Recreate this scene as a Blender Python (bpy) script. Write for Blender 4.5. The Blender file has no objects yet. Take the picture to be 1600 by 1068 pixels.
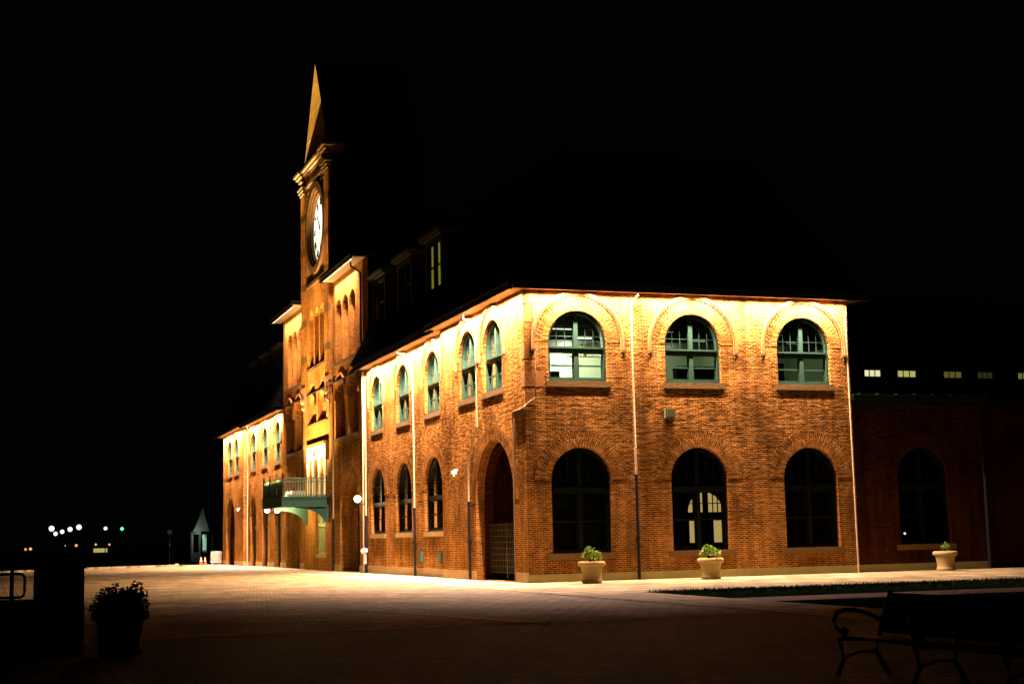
import bpy, math, random
from mathutils import Vector, Matrix
from mathutils.geometry import tessellate_polygon
random.seed(7)
PI = math.pi
S = bpy.context.scene
COL = S.collection

# ---------------------------------------------------------------- camera
def cam_axes(yaw, pitch, roll):
    fw = Vector((-math.sin(yaw)*math.cos(pitch), math.cos(yaw)*math.cos(pitch), math.sin(pitch)))
    rt = Vector((math.cos(yaw), math.sin(yaw), 0)); up = rt.cross(fw)
    c, s = math.cos(roll), math.sin(roll)
    return rt*c+up*s, up*c-rt*s, fw
R_, U_, F_ = cam_axes(-.3359, .1325, -.0218)
CAM = Vector((-18.685, -52.16, 1.6))
cd = bpy.data.cameras.new('camera'); cd.sensor_width = 36; cd.lens = 2315.03/1600*36
cd.clip_start = .2; cd.clip_end = 6000
cam = bpy.data.objects.new('camera', cd); COL.objects.link(cam)
M = Matrix((R_, U_, -F_)).transposed().to_4x4(); M.translation = CAM; cam.matrix_world = M
S.camera = cam

# ---------------------------------------------------------------- world, exposure
w = bpy.data.worlds.new('World'); S.world = w; w.use_nodes = True
w.node_tree.nodes['Background'].inputs[0].default_value = (.25, .60, .34, 1)
w.node_tree.nodes['Background'].inputs[1].default_value = .0007
S.view_settings.view_transform = 'Standard'; S.view_settings.look = 'None'
S.view_settings.exposure = 0; S.view_settings.gamma = 1
S.view_settings.use_curve_mapping = False
WARM = (1.0, .64, .50)
SOFFIT_W = 650      # watts per metre of soffit lighting

def area(name, loc, sx, sy, power, col, target=None, spread=math.radians(160)):
    l = bpy.data.lights.new(name, 'AREA'); l.shape = 'RECTANGLE'; l.size = sx; l.size_y = sy
    l.energy = power; l.color = col; l.spread = spread
    o = bpy.data.objects.new(name, l); COL.objects.link(o); o.location = loc
    if target is not None: o.rotation_euler = (Vector(target)-Vector(loc)).to_track_quat('-Z', 'Y').to_euler()
    return o
def soffit(a, b, power=None, spread=134):
    a = Vector(a); b = Vector(b); n = max(1, round((b-a).length/2.4))      # a row of separate fittings
    for i in range(n): soffit_one(a.lerp(b, (i+.06)/n), a.lerp(b, (i+.94)/n), (power or SOFFIT_W)*[1.1, .9, 1.05, .85, 1.1, .98][i % 6], spread)
def soffit_one(a, b, power=None, spread=134):
    m = (a+b)/2; L = (b-a).length
    o = area('soffit_light', m, L, .06, (power or SOFFIT_W)*L, WARM, None, math.radians(spread))
    d = (b-a).normalized(); o.rotation_euler = (0, 0, math.atan2(d.y, d.x))
    return o
def spot(name, loc, target, power, col, cone, blend=.6, r=.15):
    l = bpy.data.lights.new(name, 'SPOT'); l.energy = power; l.color = col
    l.spot_size = math.radians(cone); l.spot_blend = blend; l.shadow_soft_size = r
    o = bpy.data.objects.new(name, l); COL.objects.link(o); o.location = loc
    o.rotation_euler = (Vector(target)-Vector(loc)).to_track_quat('-Z', 'Y').to_euler(); return o
def point(name, loc, power, col, r=.15):
    l = bpy.data.lights.new(name, 'POINT'); l.energy = power; l.color = col; l.shadow_soft_size = r
    o = bpy.data.objects.new(name, l); COL.objects.link(o); o.location = loc; return o

OV = .62    # eave overhang
soffit((.1, -.31, 10.975), (14.0, -.31, 10.975))
soffit((-.31, .1, 10.975), (-.31, 11.0, 10.975), 1120)
soffit((.04, 11.3, 10.975), (.04, 26.5, 10.975), 1120)
soffit((.04, 52.0, 10.975), (.04, 67.2, 10.975), 1120)
soffit((-.31, 67.6, 10.975), (-.31, 78.4, 10.975), 1120)
soffit((-.1, 28.2, 17.15), (-.1, 34.2, 17.15), 260, 112)
soffit((-.1, 44.0, 17.15), (-.1, 50.4, 17.15), 260, 112)
# floodlights lying on the balcony, aimed up the tower
for yy in (37.3, 40.6):
    spot('balcony_floodlight', (-2.1, yy, 4.9), (0.3, 39+(yy-39)*1.3, 19), 15000, (1, .56, .24), 120, .9, .12)
    spot('balcony_floodlight', (-2.45, yy, 4.9), (0.2, 39+(yy-39)*1.2, 22.5), 38000, (1, .56, .22), 34, .9, .12)  # extra narrow beam added to brighten the tower top
    point('balcony_floodlight_spill', (-2.3, yy, 4.85), 420, (1, .58, .2), .12)
# distant floodlight that catches the spire
spot('spire_floodlight', (-3.6, 87, 3), (0.1, 39.3, 28.9), 1400000, (1, .58, .17), 8.2, .2, .1)

# ---------------------------------------------------------------- materials
def mat(name, base=(.5, .5, .5), rough=.6, metal=0, noise=0, nscale=6, bump=0, bscale=40, spec=.15):
    m = bpy.data.materials.new(name); m.use_nodes = True
    nt = m.node_tree; b = nt.nodes['Principled BSDF']
    b.inputs['Base Color'].default_value = (*base, 1); b.inputs['Roughness'].default_value = rough
    b.inputs['Metallic'].default_value = metal; b.inputs['Specular IOR Level'].default_value = spec
    tc = nt.nodes.new('ShaderNodeTexCoord')
    if noise:
        n = nt.nodes.new('ShaderNodeTexNoise'); n.inputs['Scale'].default_value = nscale; n.inputs['Detail'].default_value = 6
        nt.links.new(tc.outputs['Object'], n.inputs['Vector'])
        r = nt.nodes.new('ShaderNodeMapRange'); r.inputs['To Min'].default_value = 1-noise; r.inputs['To Max'].default_value = 1+noise
        nt.links.new(n.outputs['Fac'], r.inputs['Value'])
        mx = nt.nodes.new('ShaderNodeVectorMath'); mx.operation = 'SCALE'; mx.inputs[0].default_value = base
        nt.links.new(r.outputs[0], mx.inputs['Scale']); nt.links.new(mx.outputs[0], b.inputs['Base Color'])
    if bump:
        n = nt.nodes.new('ShaderNodeTexNoise'); n.inputs['Scale'].default_value = bscale; n.inputs['Detail'].default_value = 5
        nt.links.new(tc.outputs['Object'], n.inputs['Vector'])
        bp = nt.nodes.new('ShaderNodeBump'); bp.inputs['Strength'].default_value = bump; bp.inputs['Distance'].default_value = .02
        nt.links.new(n.outputs['Fac'], bp.inputs['Height']); nt.links.new(bp.outputs[0], b.inputs['Normal'])
    return m
def emit(name, col, st):
    m = bpy.data.materials.new(name); m.use_nodes = True; nt = m.node_tree
    b = nt.nodes['Principled BSDF']; b.inputs['Base Color'].default_value = (0, 0, 0, 1)
    b.inputs['Emission Color'].default_value = (*col, 1); b.inputs['Emission Strength'].default_value = st
    return m
def brick_mat(name, c1, c2, mortar, depth=.02, rowh=.076, rough_amt=1.0, width=.23, patch=.35, mort=.013, rugged=True):
    m = bpy.data.materials.new(name); m.use_nodes = True; nt = m.node_tree; N = nt.nodes; L = nt.links
    b = N['Principled BSDF']; b.inputs['Roughness'].default_value = .85; b.inputs['Specular IOR Level'].default_value = 0
    uv = N.new('ShaderNodeUVMap'); uv.uv_map = 'UVMap'
    # slight waviness of the courses
    n0 = N.new('ShaderNodeTexNoise'); n0.inputs['Scale'].default_value = 2.2; n0.inputs['Detail'].default_value = 3
    L.new(uv.outputs[0], n0.inputs['Vector'])
    sc = N.new('ShaderNodeVectorMath'); sc.operation = 'SCALE'; sc.inputs['Scale'].default_value = .03*rough_amt
    L.new(n0.outputs['Color'], sc.inputs[0])
    ad = N.new('ShaderNodeVectorMath'); ad.operation = 'ADD'; L.new(uv.outputs[0], ad.inputs[0]); L.new(sc.outputs[0], ad.inputs[1])
    def bricktex(a, bcol, mc, ms):
        t = N.new('ShaderNodeTexBrick'); t.inputs['Scale'].default_value = 1
        t.inputs['Brick Width'].default_value = width; t.inputs['Row Height'].default_value = rowh
        t.inputs['Mortar Size'].default_value = mort; t.inputs['Mortar Smooth'].default_value = ms
        t.inputs['Color1'].default_value = (*a, 1); t.inputs['Color2'].default_value = (*bcol, 1); t.inputs['Mortar'].default_value = (*mc, 1)
        t.offset = .5; L.new(ad.outputs[0], t.inputs['Vector']); return t
    t = bricktex(c1, c2, mortar, .15)
    h = bricktex((1, 1, 1), (.35, .35, .35), (0, 0, 0), .3)
    # colour patches and dirt
    n1 = N.new('ShaderNodeTexNoise'); n1.inputs['Scale'].default_value = .55; n1.inputs['Detail'].default_value = 7; n1.inputs['Roughness'].default_value = .62
    L.new(uv.outputs[0], n1.inputs['Vector'])
    r1 = N.new('ShaderNodeMapRange'); r1.inputs['From Min'].default_value = .3; r1.inputs['From Max'].default_value = .7
    r1.inputs['To Min'].default_value = 1-patch; r1.inputs['To Max'].default_value = 1+patch*.6
    L.new(n1.outputs['Fac'], r1.inputs['Value'])
    n1b = N.new('ShaderNodeTexNoise'); n1b.inputs['Scale'].default_value = 11; n1b.inputs['Detail'].default_value = 4
    mpb = N.new('ShaderNodeMapping'); mpb.inputs['Scale'].default_value = (.35, 1, 1); L.new(uv.outputs[0], mpb.inputs['Vector']); L.new(mpb.outputs[0], n1b.inputs['Vector'])
    r1b = N.new('ShaderNodeMapRange'); r1b.inputs['From Min'].default_value = .3; r1b.inputs['From Max'].default_value = .7
    r1b.inputs['To Min'].default_value = .72; r1b.inputs['To Max'].default_value = 1.22
    L.new(n1b.outputs['Fac'], r1b.inputs['Value'])
    mm = N.new('ShaderNodeMath'); mm.operation = 'MULTIPLY'; L.new(r1.outputs[0], mm.inputs[0]); L.new(r1b.outputs[0], mm.inputs[1]); MUL = N.new('ShaderNodeMath'); MUL.operation = 'MULTIPLY'
    ns_ = N.new('ShaderNodeTexNoise'); ns_.inputs['Scale'].default_value = 1; ns_.inputs['Detail'].default_value = 5; mps = N.new('ShaderNodeMapping'); mps.inputs['Scale'].default_value = (3.2, .28, 1)
    L.new(uv.outputs[0], mps.inputs['Vector']); L.new(mps.outputs[0], ns_.inputs['Vector'])
    rs = N.new('ShaderNodeMapRange'); rs.inputs['From Min'].default_value = .35; rs.inputs['From Max'].default_value = .6; rs.inputs['To Min'].default_value = .62; rs.inputs['To Max'].default_value = 1.06
    L.new(ns_.outputs['Fac'], rs.inputs['Value']); L.new(mm.outputs[0], MUL.inputs[0]); L.new(rs.outputs[0], MUL.inputs[1])
    cs = N.new('ShaderNodeVectorMath'); cs.operation = 'SCALE'; L.new(t.outputs['Color'], cs.inputs[0]); L.new(mm.outputs[0], cs.inputs['Scale'])
    L.new(cs.outputs[0], b.inputs['Base Color'])
    # height = joints + per-brick offset + rugged spalled faces (stronger in the middle of the wall)
    n2 = N.new('ShaderNodeTexNoise'); n2.inputs['Scale'].default_value = 5; n2.inputs['Detail'].default_value = 5; n2.inputs['Roughness'].default_value = .6
    mp = N.new('ShaderNodeMapping'); mp.inputs['Scale'].default_value = (.45, 1.9, 1)
    L.new(ad.outputs[0], mp.inputs['Vector']); L.new(mp.outputs[0], n2.inputs['Vector'])
    n3 = N.new('ShaderNodeTexNoise'); n3.inputs['Scale'].default_value = .35; n3.inputs['Detail'].default_value = 2
    L.new(uv.outputs[0], n3.inputs['Vector'])
    r3 = N.new('ShaderNodeMapRange'); r3.inputs['From Min'].default_value = .38; r3.inputs['From Max'].default_value = .62
    r3.inputs['To Min'].default_value = .8; r3.inputs['To Max'].default_value = 3.6
    L.new(n3.outputs['Fac'], r3.inputs['Value'])
    # the courses between the lower arches and the upper sills are the most spalled
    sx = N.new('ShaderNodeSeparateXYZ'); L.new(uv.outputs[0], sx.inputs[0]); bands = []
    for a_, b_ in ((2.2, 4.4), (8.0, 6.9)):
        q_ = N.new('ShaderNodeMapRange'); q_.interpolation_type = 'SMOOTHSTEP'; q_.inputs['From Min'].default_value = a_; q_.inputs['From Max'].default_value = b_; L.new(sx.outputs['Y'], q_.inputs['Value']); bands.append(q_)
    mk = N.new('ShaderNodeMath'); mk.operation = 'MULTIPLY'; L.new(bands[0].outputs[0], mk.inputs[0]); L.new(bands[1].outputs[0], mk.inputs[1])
    mk2 = N.new('ShaderNodeMath'); mk2.operation = 'MULTIPLY_ADD'; mk2.inputs[1].default_value = 1.3 if rugged else 0; mk2.inputs[2].default_value = .45; L.new(mk.outputs[0], mk2.inputs[0])
    k = N.new('ShaderNodeMath'); k.operation = 'MULTIPLY'; L.new(n2.outputs['Fac'], k.inputs[0]); r4 = N.new('ShaderNodeMath'); r4.operation = 'MULTIPLY'; L.new(r3.outputs[0], r4.inputs[0]); L.new(mk2.outputs[0], r4.inputs[1]); L.new(r4.outputs[0], k.inputs[1])
    # shading of the spalled hollows, painted into the brick colour
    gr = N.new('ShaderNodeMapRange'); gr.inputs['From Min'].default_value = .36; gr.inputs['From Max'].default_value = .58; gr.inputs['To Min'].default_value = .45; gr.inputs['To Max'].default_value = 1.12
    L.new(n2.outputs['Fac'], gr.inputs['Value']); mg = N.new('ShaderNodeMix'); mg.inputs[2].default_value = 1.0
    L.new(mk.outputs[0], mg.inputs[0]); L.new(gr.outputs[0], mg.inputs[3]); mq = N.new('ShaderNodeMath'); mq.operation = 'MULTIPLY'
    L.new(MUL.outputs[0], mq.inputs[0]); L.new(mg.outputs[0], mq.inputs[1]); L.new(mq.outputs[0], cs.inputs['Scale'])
    # per-brick height also scaled by the rugged mask
    k2 = N.new('ShaderNodeMath'); k2.operation = 'MULTIPLY_ADD'; k2.inputs[1].default_value = .75; L.new(h.outputs['Color'], k2.inputs[0]); L.new(k.outputs[0], k2.inputs[2])
    bp = N.new('ShaderNodeBump'); bp.inputs['Strength'].default_value = 1; bp.inputs['Distance'].default_value = depth
    L.new(k2.outputs[0], bp.inputs['Height']); L.new(bp.outputs[0], b.inputs['Normal'])
    return m
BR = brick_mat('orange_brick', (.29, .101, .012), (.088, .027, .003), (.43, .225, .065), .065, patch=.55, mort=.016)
BRT = brick_mat('tower_brick', (.42, .165, .022), (.17, .062, .008), (.50, .28, .09), .035, patch=.25)
BRR = brick_mat('red_brick', (.17, .040, .016), (.11, .026, .011), (.20, .09, .045), .02)
BRA = brick_mat('shaded_brick', (.058, .015, .003), (.034, .009, .002), (.065, .024, .006), .02)  # brick coloured darker for walls the eaves lights barely reach
GOLDST = mat('gilded_stone', (.085, .05, .015), .8, noise=.3, nscale=3, bump=.4, bscale=14)
STONE = mat('sandstone', (.34, .23, .10), .85, noise=.25, nscale=3, bump=.5, bscale=14)
BROWN = mat('brownstone', (.12, .07, .018), .8, noise=.3, nscale=4, bump=.6, bscale=18)
PLINTH = mat('plinth_stone', (.24, .20, .07), .85, noise=.25, nscale=2.5, bump=.4, bscale=20)
MOULD = mat('moulded_brick', (.30, .13, .035), .75, noise=.25, nscale=5, bump=.35, bscale=26)
GREEN = mat('green_paint', (.016, .044, .028), .45, noise=.25, nscale=5)
DGREEN = mat('dark_green_paint', (.0018, .0055, .0038), .5, noise=.25, nscale=5, spec=.12)
COPPER = mat('copper_green', (.035, .10, .072), .55, noise=.3, nscale=3)
PALE = mat('pale_painted_metal', (.36, .27, .15), .45, noise=.15, nscale=8)
IRON = mat('black_cast_iron', (.006, .006, .006), .6, noise=.2, nscale=12, spec=.2)
GUTTER = mat('gutter_metal', (.010, .009, .007), .5, noise=.2)
SOFF = mat('soffit_paint', (.25, .19, .11), .7, noise=.12, nscale=2)
def matte(m): m.node_tree.nodes['Principled BSDF'].inputs['Specular IOR Level'].default_value = 0; return m
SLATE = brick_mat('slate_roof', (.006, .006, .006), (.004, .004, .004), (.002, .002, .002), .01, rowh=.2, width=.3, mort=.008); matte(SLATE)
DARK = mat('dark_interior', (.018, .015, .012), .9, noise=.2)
WHITE = mat('white_paint', (.75, .70, .58), .5, noise=.06)
CREAM = mat('room_wall', (.62, .66, .50), .9, noise=.04)
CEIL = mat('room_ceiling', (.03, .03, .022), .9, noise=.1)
QUOIN = mat('quoin_stone', (.25, .105, .018), .85, noise=.3, nscale=4, bump=.5, bscale=14)
TERRA = mat('carved_terracotta', (.30, .17, .08), .8, noise=.5, nscale=9, bump=1, bscale=16)
GILT = mat('gold_metal_panel', (.62, .42, .11), .6, noise=.12, nscale=2)
def glass_mat():
    m = bpy.data.materials.new('window_glass'); m.use_nodes = True; nt = m.node_tree; N = nt.nodes
    N.clear(); o = N.new('ShaderNodeOutputMaterial'); mx = N.new('ShaderNodeMixShader'); fr = N.new('ShaderNodeFresnel')
    fr.inputs['IOR'].default_value = 1.55
    tr = N.new('ShaderNodeBsdfTransparent'); tr.inputs[0].default_value = (.8, .86, .78, 1)
    gl = N.new('ShaderNodeBsdfGlossy'); gl.inputs['Roughness'].default_value = .015
    ns = N.new('ShaderNodeTexNoise'); ns.inputs['Scale'].default_value = 1.3
    tc = N.new('ShaderNodeTexCoord'); nt.links.new(tc.outputs['Object'], ns.inputs['Vector'])
    bp = N.new('ShaderNodeBump'); bp.inputs['Strength'].default_value = .12; bp.inputs['Distance'].default_value = .02
    nt.links.new(ns.outputs['Fac'], bp.inputs['Height']); nt.links.new(bp.outputs[0], gl.inputs['Normal'])
    nt.links.new(fr.outputs[0], mx.inputs[0]); nt.links.new(tr.outputs[0], mx.inputs[1]); nt.links.new(gl.outputs[0], mx.inputs[2])
    nt.links.new(mx.outputs[0], o.inputs[0]); return m
GLASS = glass_mat()

# ---------------------------------------------------------------- mesh building
class MB:
    def __init__(s): s.v = []; s.f = []; s.uv = []
    def face(s, pts, uvs=None):
        i = len(s.v); s.v += [tuple(p) for p in pts]; s.f.append(tuple(range(i, i+len(pts))))
        if uvs is None:
            a = Vector(pts[1])-Vector(pts[0]); b = Vector(pts[-1])-Vector(pts[0]); n = a.cross(b)
            ax = max(range(3), key=lambda k: abs(n[k]))
            uvs = [((p[1], p[2]) if ax == 0 else (p[0], p[2]) if ax == 1 else (p[0], p[1])) for p in pts]
        s.uv += uvs
    def box(s, T, u0, u1, d0, d1, z0, z1):
        P = lambda a, b, c: T(a, b, c)
        c = [P(u0,d0,z0), P(u1,d0,z0), P(u1,d1,z0), P(u0,d1,z0), P(u0,d0,z1), P(u1,d0,z1), P(u1,d1,z1), P(u0,d1,z1)]
        for q in ((0,1,5,4), (1,2,6,5), (2,3,7,6), (3,0,4,7), (4,5,6,7), (3,2,1,0)): s.face([c[i] for i in q])
    def tube(s, pts, r, n=8, r2=None):
        pts = [Vector(p) for p in pts]; rings = []; r2 = r if r2 is None else r2
        for i, p in enumerate(pts):
            d = (pts[min(i+1, len(pts)-1)]-pts[max(i-1, 0)]).normalized()
            a = d.cross(Vector((0, 0, 1)));  a = a if a.length > .05 else d.cross(Vector((1, 0, 0))); a.normalize(); b = d.cross(a)
            rr = r+(r2-r)*i/max(1, len(pts)-1)
            rings.append([p+(a*math.cos(t)+b*math.sin(t))*rr for t in (2*PI*k/n for k in range(n))])
        for A, B in zip(rings, rings[1:]):
            for k in range(n): s.face([A[k], A[(k+1) % n], B[(k+1) % n], B[k]])
        s.face(rings[0][::-1]); s.face(rings[-1])
    def lathe(s, c, prof, n=20, sx=1):
        c = Vector(c); rings = [[c+Vector((r*math.cos(2*PI*k/n), r*math.sin(2*PI*k/n), z)) for k in range(n)] for r, z in prof]
        for A, B in zip(rings, rings[1:]):
            for k in range(n): s.face([A[k], A[(k+1) % n], B[(k+1) % n], B[k]])
        s.face(rings[0][::-1]); s.face(rings[-1])
    def sphere(s, c, r, n=14): s.lathe(c, [(max(.001, r*math.sin(PI*i/n)), -r*math.cos(PI*i/n)) for i in range(n+1)], n*2 if n < 10 else n+4)
    def prism(s, T, poly, d0, d1):
        """poly in (u,z), extruded from d0 to d1"""
        s.face([T(u, d0, z) for u, z in poly]); s.face([T(u, d1, z) for u, z in poly][::-1])
        for (a, b), (c, d) in zip(poly, poly[1:]+poly[:1]): s.face([T(a, d0, b), T(c, d0, d), T(c, d1, d), T(a, d1, b)])
    def band(s, T, inner, outer, d0, d1, vscale=1):
        """strip between two open outlines (lists of (u,z)), front at d0, back at d1; UVs run radially"""
        acc = 0
        for i in range(len(inner)-1):
            a, b, c, d = inner[i], inner[i+1], outer[i+1], outer[i]
            L = math.dist(((a[0]+d[0])/2, (a[1]+d[1])/2), ((b[0]+c[0])/2, (b[1]+c[1])/2)); w = math.dist(a, d)
            s.face([T(*p) for p in ((a[0], d0, a[1]), (b[0], d0, b[1]), (c[0], d0, c[1]), (d[0], d0, d[1]))],
                   [(0, acc), (0, acc+L), (w, acc+L), (w, acc)])
            for p, q in ((a, b), (c, d)):
                s.face([T(p[0], d0, p[1]), T(q[0], d0, q[1]), T(q[0], d1, q[1]), T(p[0], d1, p[1])],
                       [(0, acc), (0, acc+L), (d1-d0, acc+L), (d1-d0, acc)])
            acc += L
        for k in (0, -1):
            a, d = inner[k], outer[k]
            s.face([T(a[0], d0, a[1]), T(d[0], d0, d[1]), T(d[0], d1, d[1]), T(a[0], d1, a[1])])
    def build(s, name, m, parent=None, smooth=False):
        me = bpy.data.meshes.new(name); me.from_pydata(s.v, [], s.f)
        ul = me.uv_layers.new(name='UVMap'); ul.data.foreach_set('uv', [c for t in s.uv for c in t])
        me.materials.append(m)
        if smooth: me.polygons.foreach_set('use_smooth', [True]*len(me.polygons))
        me.update(); o = bpy.data.objects.new(name, me); COL.objects.link(o)
        if parent is not None: o.parent = parent
        return o
def pieces(mb, name, m, parent, per=6):
    """one object for every PER faces: each box a part of its own"""
    out = []; off = 0; uo = 0
    for i in range(0, len(mb.f), per):
        q = MB()
        for f in mb.f[i:i+per]:
            q.face([mb.v[j] for j in f], mb.uv[uo:uo+len(f)]); uo += len(f)
        out.append(q.build(name, m, parent))
    return out
def tag(o, label=None, cat=None, group=None, kind=None):
    if label: o['label'] = label
    if cat: o['category'] = cat
    if group: o['group'] = group
    if kind: o['kind'] = kind
    return o
def empty(name, loc, label, cat, group=None, rz=0):
    o = bpy.data.objects.new(name, None); COL.objects.link(o); o.location = loc; o.rotation_euler = (0, 0, rz)
    o.empty_display_size = .1
    bpy.context.view_layer.update(); return tag(o, label, cat, group)
def weld(o, angle=40):
    """merge doubles and smooth by angle"""
    import bmesh
    bm = bmesh.new(); bm.from_mesh(o.data); bmesh.ops.remove_doubles(bm, verts=bm.verts, dist=1e-4)
    bmesh.ops.recalc_face_normals(bm, faces=bm.faces)
    for f in bm.faces: f.smooth = True
    for e in bm.edges:
        e.smooth = len(e.link_faces) == 2 and e.calc_face_angle(3) < math.radians(angle)
    bm.to_mesh(o.data); bm.free(); return o

TR = lambda u, d, z: (u, d, z)                     # right facade, plane y=0, d goes inward
def TL(X): return lambda u, d, z: (X+d, u, z)      # left facade, plane x=X, u is y
ID = lambda x, y, z: (x, y, z)

def arch_pts(uc, hw, zs, rise, n=20):
    return [(uc+hw*math.cos(PI*k/n), zs+rise*math.sin(PI*k/n)) for k in range(n+1)]   # right to left over the top
def hole(op):
    uc, hw, zb, zs, rise = op
    if rise == 0: return [(uc-hw, zb), (uc+hw, zb), (uc+hw, zs), (uc-hw, zs)]
    return [(uc-hw, zb), (uc+hw, zb)]+arch_pts(uc, hw, zs, rise)
def wall(mb, T, outline, ops, t=.35, d=0):
    """wall sheet at depth d with openings, reveals of depth t"""
    holes = [hole(o) for o in ops]
    loops = [[Vector((a, b, 0)) for a, b in l] for l in [outline]+holes]
    flat = [p for l in [outline]+holes for p in l]
    for tri in tessellate_polygon(loops):
        mb.face([T(flat[i][0], d, flat[i][1]) for i in tri], [flat[i] for i in tri])
    for h, (uc, hw, zb, zs, rise) in zip(holes, ops):
        acc = 0
        for (a, b), (c, e) in zip(h, h[1:]+h[:1]):
            L = math.dist((a, b), (c, e))
            if abs(a-c) < 1e-6: uvs = [(uc+hw, b), (uc+hw, e), (uc+hw+t, e), (uc+hw+t, b)]
            else: uvs = [(0, acc), (0, acc+L), (t, acc+L), (t, acc)]
            mb.face([T(a, d, b), T(c, d, e), T(c, d+t, e), T(a, d+t, b)], uvs); acc += L

def window(parent, T, uc, hw, zb, zs, rise, rec=.14, ztr=None, green=GREEN, split=2, sill=STONE, bars=True, sillw=.12, meeting=True, dim=None):
    """arched sash window: window (frame) > sash, pane, window_sill"""
    fw = .11; f = MB()
    outer = [(uc+hw, zb)]+arch_pts(uc, hw, zs, rise)+[(uc-hw, zb)] if rise else [(uc+hw, zb), (uc+hw, zs), (uc-hw, zs), (uc-hw, zb)]
    ihw = hw-fw
    inner = [(uc+ihw, zb)]+arch_pts(uc, ihw, zs, rise-fw)+[(uc-ihw, zb)] if rise else [(uc+ihw, zb), (uc+ihw, zs-fw), (uc-ihw, zs-fw), (uc-ihw, zb)]
    f.band(T, inner, outer, rec, rec+.22)
    top = zs+rise
    def ztop(u):
        x = min(1, abs(u-uc)/ihw); return zs+((rise-fw)*math.sqrt(max(0, 1-x*x)) if rise else -fw)
    cols = [uc] if split == 2 else [uc-ihw/3, uc+ihw/3]
    for c in cols: f.box(T, c-.085, c+.085, rec+.02, rec+.22, zb+.003, ztop(c)+.03)
    if ztr: f.box(T, uc-ihw, uc+ihw, rec-.012, rec+.21, ztr-.1, ztr+.1); f.box(T, uc-ihw, uc+ihw, rec-.04, rec-.013, ztr+.03, ztr+.09)
    f.box(T, uc-ihw, uc+ihw, rec+.01, rec+.2, zb+.002, zb+.1)
    wo = f.build('window', green, parent)
    s = MB(); zl = ztr-.1 if ztr else zs
    edges = [uc-ihw]+[x for c in cols for x in (c-.085, c+.085)]+[uc+ihw]
    for a, b in zip(edges[::2], edges[1::2]):
        for x0, x1 in ((a, a+.05), (b-.05, b)): s.box(T, x0, x1, rec+.1, rec+.16, zb+.1, zl)
        s.box(T, a+.05, b-.05, rec+.1, rec+.16, zb+.1, zb+.17); s.box(T, a+.05, b-.05, rec+.1, rec+.16, zl-.05, zl)
        if meeting: zm = (zb+.1+zl)/2; s.box(T, a+.05, b-.05, rec+.08, rec+.17, zm-.03, zm+.03)
        if bars and ztr and rise:
            z0 = ztr+.1; nb = 3
            for k in range(1, nb):
                x = a+(b-a)*k/nb; zt = ztop(x)
                if zt > z0+.1: s.box(T, x-.014, x+.014, rec+.12, rec+.15, z0, zt)
            for zz in (z0+.42, z0+.84):
                if zz < top-fw-.15:
                    lim = ihw*math.sqrt(max(0, 1-((max(zz, zs)-zs)/(rise-fw))**2))
                    x0, x1 = max(a, uc-lim), min(b, uc+lim)
                    if x1 > x0+.05: s.box(T, x0, x1, rec+.118, rec+.148, zz-.014, zz+.014)
    s.build('sash', green, wo)
    g = MB(); pl = [(u, z) for u, z in inner]
    g.face([T(u, rec+.135, z) for u, z in pl]); g.build('pane', GLASS, wo)
    if sill:
        k = MB(); k.box(T, uc-hw-sillw, uc+hw+sillw, -.028, rec+.25, zb-.22, zb+.001); k.build('window_sill', sill, wo)
    return wo
def hood(parent, T, uc, r, zs, w=.19, proud=.11, leg=.30, m=None, d=0, rise=None):
    rise = rise or r; n = 28; mb = MB()
    o = [(uc+r, zs-leg)]+arch_pts(uc, r, zs, rise, n)+[(uc-r, zs-leg)]
    i = [(uc+r-w, zs-leg)]+arch_pts(uc, r-w, zs, rise-w, n)+[(uc-r+w, zs-leg)]
    i2 = [(uc+r-w*.5, zs-leg)]+arch_pts(uc, r-w*.5, zs, rise-w*.5, n)+[(uc-r+w*.5, zs-leg)]
    mb.band(T, i2, o, d-proud, d); mb.band(T, i, i2, d-proud*.55, d)
    ho = mb.build('hood_mould', m or MOULD, parent)
    if leg > .1:
        for sg in (-1, 1):
            c = MB()
            a, b = sorted((uc+sg*(r+.02), uc+sg*(r-w-.02)))
            c.box(T, a, b, d-proud-.03, d, zs-leg-.1, zs-leg); c.box(T, a+.04, b-.04, d-proud+.01, d, zs-leg-.24, zs-leg-.101)
            c.build('corbel', BROWN, ho)
    return ho
def ring(mb, T, uc, hw, zs, rise, w, d=-.007, n=28, leg=0):
    """radially laid bricks round an arch, lying just proud of the wall"""
    i = ([(uc+hw, zs-leg)] if leg else [])+arch_pts(uc, hw, zs, rise, n)+([(uc-hw, zs-leg)] if leg else [])
    o = ([(uc+hw+w, zs-leg)] if leg else [])+arch_pts(uc, hw+w, zs, rise+w, n)+([(uc-hw-w, zs-leg)] if leg else [])
    mb.band(T, i, o, d, 0)
def pipe(parent, pts, m=PALE, r=.05, name='downpipe'):
    mb = MB(); mb.tube(pts, r, 8); return weld(mb.build(name, m, parent), 60)

# ================================================================ THE TERMINAL
BLD = empty('terminal_building', (0, 0, 0), 'long orange brick terminal with clock tower, arched windows, green balcony and glowing eaves', 'building')
ZW = 11.04
def plinth(mb, T, u0, u1, ops, h=.3):
    segs = [u0]
    for uc, hw, zb, zs, rise in sorted(ops):
        if zb < .3: segs += [uc-hw, uc+hw]
    segs.append(u1)
    for a, b in zip(segs[::2], segs[1::2]): mb.box(T, a, b, -.035, .02, -.1, h)
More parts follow.
